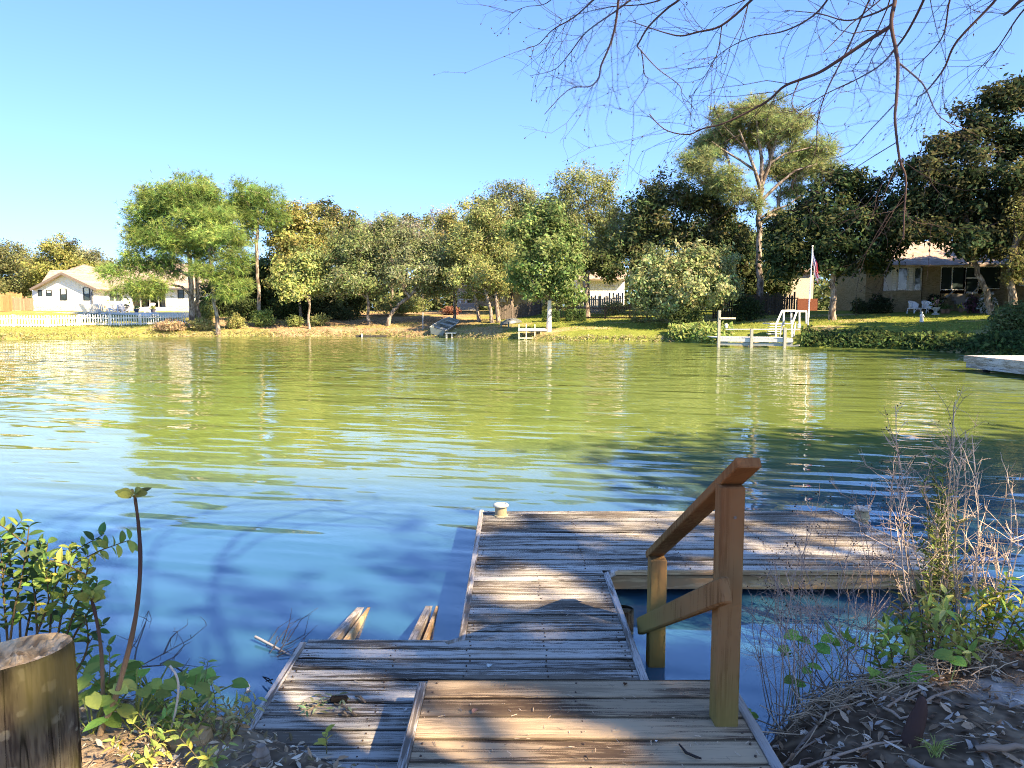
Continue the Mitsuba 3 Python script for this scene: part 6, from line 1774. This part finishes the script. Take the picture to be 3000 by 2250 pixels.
t = thing('floating_branch', 'grey broken branch with fine twigs floating left of the swim ladder', 'branch')
p = [on_water(748, 1866, 0.03), on_water(800, 1893, 0.02), on_water(850, 1920, 0.0), on_water(880, 1936, -0.03)]
part(t, 'limb', MB((0.35, 0.34, 0.33)).tube(p, [0.009, 0.008, 0.006, 0.004], 6), 'matte', True)
for k in range(12):
    b = on_water(q.uniform(780, 860), q.uniform(1880, 1925), 0.01)
    e = b + np.array([q.uniform(-0.02, 0.12), q.uniform(0.05, 0.35), q.uniform(0.02, 0.14)])
    part(t, 'twig', MB((0.08, 0.07, 0.07)).tube([b, (b + e) / 2 + q.normal(size=3) * 0.03, e], [0.0028, 0.002, 0.001], 4), 'matte')
t = thing('sunken_branch', 'thin dark bare branch reaching over the water behind the saplings', 'branch')
for a, b, c, e in (((395, 1960), (470, 1920), (560, 1870), (605, 1832)), ((400, 1955), (460, 1950), (520, 1945), (590, 1955)), ((390, 1960), (400, 1900), (425, 1830), (435, 1790)), ((480, 1915), (500, 1870), (520, 1850), (535, 1842)), ((470, 1945), (510, 1925), (540, 1890), (560, 1880)), ((500, 1945), (530, 1965), (550, 1975), (545, 1972)), ((345, 1985), (370, 1920), (400, 1880), (430, 1815))):
    p = [P(*a, 3.35), P(*b, 3.5), P(*c, 3.65), P(*e, 3.75)]
    part(t, 'twig', MB((0.13, 0.12, 0.12)).tube(p, [0.0045, 0.0035, 0.0025, 0.0012], 4), 'matte', True)
    for k in range(4):
        i = q.integers(1, 4)
        e_ = p[i] + np.array([q.normal() * 0.06, q.normal() * 0.05, q.normal() * 0.04])
        part(t, 'twig', MB((0.13, 0.12, 0.12)).tube([p[i], (p[i] + e_) / 2 + q.normal(size=3) * 0.008, e_], [0.002, 0.0016, 0.001], 3), 'matte')
single('floating_bark', 'small white strip of bark floating left of the dock', 'bark', MB((0.65, 0.64, 0.62)).tube([on_water(722, 1998), on_water(728, 2012, 0.02), on_water(724, 2028)], [0.006, 0.010, 0.007], 6), 'matte', True)
t = thing('floating_twig', 'dark ladder-like twig in the water at the left deck edge', 'branch')
for a, b in (((770, 1983), (795, 2003)), ((778, 1996), (800, 1990)), ((770, 1983), (788, 1988)), ((788, 1988), (798, 2004))):
    part(t, 'twig', MB((0.03, 0.03, 0.03)).tube([on_water(*a, 0.02), on_water(*b, 0.03)], 0.003, 4), 'matte')

# ================================================================ the bald cypress that hangs over the picture
q = np.random.default_rng(900)
cy = thing('bald_cypress', 'bare leafless cypress whose fine branches hang into the top right of the sky', 'tree')
trunk = np.array([[3.5, -0.9, 0.0], [3.45, -0.85, 1.5], [3.4, -0.8, 4], [3.3, -0.7, 7], [3.3, -0.6, 10], [3.2, -0.5, 13]])
part(cy, 'trunk', MB((0.2, 0.14, 0.11)).tube(trunk, [0.55, 0.36, 0.30, 0.25, 0.18, 0.08], 14), 'bark', True)
BC = (0.075, 0.055, 0.05)
tw = MB(BC)


def twig(b, d, l, r, depth):
    n = 5
    p = [b]
    for i in range(n - 1):
        d = unit(d + q.normal(size=3) * 0.16 + np.array([0, 0, -0.03]))
        p.append(p[-1] + d * l / (n - 1))
    tw.tube(p, np.linspace(r, r * 0.5, n), 4, np.array(BC) * q.uniform(0.7, 1.4), cap=False)
    if q.random() < 0.35:
        tw.tube([p[-1] - d * 0.003, p[-1] + d * 0.010], [0.0035, 0.002], 4)
    if depth > 0:
        for k in range(q.integers(1, 3)):
            i = q.integers(1, n)
            s = unit(np.cross(d, q.normal(size=3)))
            twig(p[i], unit(d * 0.75 + s * 0.75), l * q.uniform(0.35, 0.65), r * 0.65, depth - 1)


MAIN = [  # (course in the photograph, distance at start and tip, radius at start, twigs)
    ([(2622, -60), (2622, 0), (2611, 72), (2630, 181), (2626, 295), (2622, 350), (2635, 464), (2654, 523), (2649, 624), (2647, 700)], 4.0, 4.0, 0.020, 20),
    ([(2611, 76), (2550, 114), (2462, 173), (2402, 211), (2348, 232), (2297, 253), (2255, 291), (2210, 318), (2119, 362), (2061, 376), (2014, 394), (1949, 380), (1902, 335)], 4.05, 5.0, 0.018, 30),
    ([(2725, -60), (2706, 0), (2664, 84), (2626, 139), (2575, 194), (2495, 240), (2420, 275), (2330, 330)], 3.9, 5.0, 0.013, 26),
    ([(2950, -60), (2917, 0), (2803, 122), (2765, 202), (2715, 266), (2690, 285), (2685, 310)], 3.8, 4.4, 0.013, 16),
    ([(2634, 185), (2694, 236), (2715, 266), (2753, 342), (2830, 380), (2870, 400)], 4.0, 4.4, 0.008, 10),
    ([(2040, -50), (1989, 0), (1956, 24), (1902, 76), (1873, 123), (1868, 137), (1880, 155), (1888, 217), (1897, 240), (1846, 322)], 4.3, 5.0, 0.012, 16),
    ([(2240, -40), (2202, 0), (2115, 74), (2043, 94), (1996, 105), (1956, 98), (1902, 81), (1840, 60)], 4.3, 5.0, 0.014, 22),
    ([(1814, -50), (1812, 0), (1803, 72), (1786, 134), (1761, 192), (1754, 228), (1728, 253), (1667, 262), (1595, 335)], 4.5, 5.0, 0.014, 22),
    ([(1790, -40), (1739, 0), (1681, 51), (1620, 87), (1577, 130), (1544, 139)], 4.5, 5.2, 0.010, 18),
    ([(1860, -10), (1803, 33), (1718, 94), (1667, 159), (1624, 204), (1553, 222)], 4.4, 5.2, 0.009, 18),
    ([(1868, 137), (1925, 200), (1990, 250), (2000, 290), (2028, 340)], 4.6, 4.8, 0.006, 8),
    ([(2115, 74), (2100, 160), (2060, 230), (2020, 290)], 4.7, 5.0, 0.006, 10),
    ([(2450, -40), (2390, 40), (2300, 90), (2200, 110), (2120, 150), (2070, 200)], 4.2, 5.2, 0.010, 26),
    ([(2800, -50), (2780, 10), (2760, 110), (2690, 190), (2640, 240)], 3.7, 4.4, 0.009, 18),
    ([(2620, 10), (2560, 40), (2480, 60), (2400, 40), (2300, 30)], 4.1, 4.8, 0.011, 22),
    ([(3060, -30), (2990, 40), (2930, 130), (2880, 200)], 3.6, 4.2, 0.009, 16),
    ([(2260, 300), (2330, 270), (2430, 230), (2500, 190)], 4.9, 4.6, 0.005, 8),
    ([(2340, 240), (2320, 300), (2345, 335), (2400, 330), (2470, 260)], 4.8, 4.8, 0.006, 8),
    ([(2560, -30), (2520, 60), (2480, 150), (2420, 270), (2395, 360), (2390, 440), (2360, 490), (2260, 520)], 4.2, 5.0, 0.009, 14),
    ([(2626, 300), (2560, 370), (2480, 450), (2400, 470)], 4.0, 4.6, 0.006, 6),
    ([(2630, 415), (2540, 470), (2450, 530), (2390, 570)], 4.0, 4.6, 0.005, 5),
    ([(2649, 620), (2680, 650), (2740, 660), (2790, 690)], 4.0, 4.2, 0.003, 4),
    ([(1650, -40), (1600, 10), (1540, 20), (1500, 40)], 4.6, 5.2, 0.006, 9),
    ([(2010, -30), (1900, 10), (1790, 20), (1700, 40), (1640, 60)], 4.4, 5.2, 0.008, 20),
    ([(3080, -40), (3000, -5), (2960, 30), (2940, 45)], 3.5, 3.6, 0.02, 2),
]
for i, (course, Y0, Y1, r, nt) in enumerate(MAIN):
    p = pxpath(course, Y0, Y1, 4 * len(course))
    r *= 0.6
    start = course[0][1] < 0
    if start:                                                             # back to the trunk, above the frame
        root = trunk[2] + (trunk[3] - trunk[2]) * ((i * 0.37) % 1)
        up_ = np.array([root + (p[0] - root) * s + np.array([0, 0, 0.9]) * math.sin(s * math.pi) for s in np.linspace(0, 0.95, 7)])
        p = np.vstack([up_, p])
    rr = np.concatenate([np.linspace(r * 3.0, r * 1.05, 7), np.linspace(r, r * 0.28, len(p) - 7)]) if start else np.linspace(r, r * 0.28, len(p))
    part(cy, 'branch', MB((0.10, 0.07, 0.062)).tube(p, np.maximum(rr, 0.0014), 7, cap=False), 'matte', True)
    k0 = 8 if start else 1
    for k in range(int(nt * 0.62)):
        j = int(k0 + (len(p) - k0 - 1) * q.random() ** 0.8)
        d = unit(p[min(j + 1, len(p) - 1)] - p[j - 1])
        s = unit(np.cross(d, q.normal(size=3)))
        twig(p[j], unit(d * 0.8 + s * 0.8 + [-0.25, 0.1, -0.02]), q.uniform(0.16, 0.60), max(0.0018, rr[j] * 0.35), 2)
part(cy, 'twig', tw, 'matte', True, kind='stuff')

# ---- neighbours of the picture: shade trees of the near bank and of the right bank, outside the frame
bank_tree('shore_oak', 'spreading leafy oak on the near bank whose crown shades the near water', (15.5, -1.5), [((13.0, 0.6, 9.4), (2.4, 1.8, 1.3)), ((15.5, 1.2, 9.5), (2.6, 2.0, 1.5)), ((18.5, 1.0, 9.8), (2.8, 2.4, 1.6)), ((16.5, -1.5, 10.8), (3, 2.4, 1.5))],
          'broad', (0.10, 0.13, 0.045), 62, r0=0.34, clump=0.85, dens=0.34, size=1.5)
for x, y, h, r, lab, sd in ((31.5, 35, 11, 4.6, 'evergreen on the right bank outside the picture, near the round hedge', 63), (38.0, 45.5, 10, 4.8, 'tall evergreen beside the brick house outside the picture', 64), (42.5, 49, 13, 5.5, 'evergreen at the far end of the brick house outside the picture', 65), (28.5, 26, 10, 4.2, 'evergreen above the grey dock outside the picture', 66)):
    bank_tree('right_bank_tree', lab, (x, y), [((x, y, h * 0.72), (r, r, h * 0.3)), ((x, y + 0.5, h * 0.48), (r * 0.95, r, h * 0.24))], 'magnolia', (0.05, 0.065, 0.03), sd, r0=0.3, clump=0.9, dens=1.0, size=1.5)

# ---- the far-off wood that closes every gap between trunks
q = np.random.default_rng(950)
n = 52000
px = q.uniform(-300, 3400, n)
Yd = q.uniform(104, 124, n)
top = np.interp(px, [-300, 100, 330, 600, 1000, 1500, 2100, 2400, 3400], [800, 815, 838, 815, 800, 800, 770, 755, 740]) + 40 * (meshkit.noise(np.stack([px * 0.012, px * 0 + 3, px * 0], 1), 9) - 0.5)
py = top + (925 - top) * q.random(n) ** 0.8
a_, b_ = (px - 1500) / F, (py - 1125) / F
t_ = Yd / (CP - b_ * SP)
C = np.stack([a_ * t_, Yd, H - t_ * (SP + b_ * CP)], 1)
single('distant_wood', 'distant dark wood that closes the gaps between the trunks of the far bank', 'wood', leaf_cloud(q, C, np.tile([0.2, -0.3, 0.7], (n, 1)), 0.75, 0.42, palette(q, n, (0.075, 0.095, 0.04), 0.3, (0.13, 0.14, 0.06), 0.3)), 'leaf', kind='stuff')
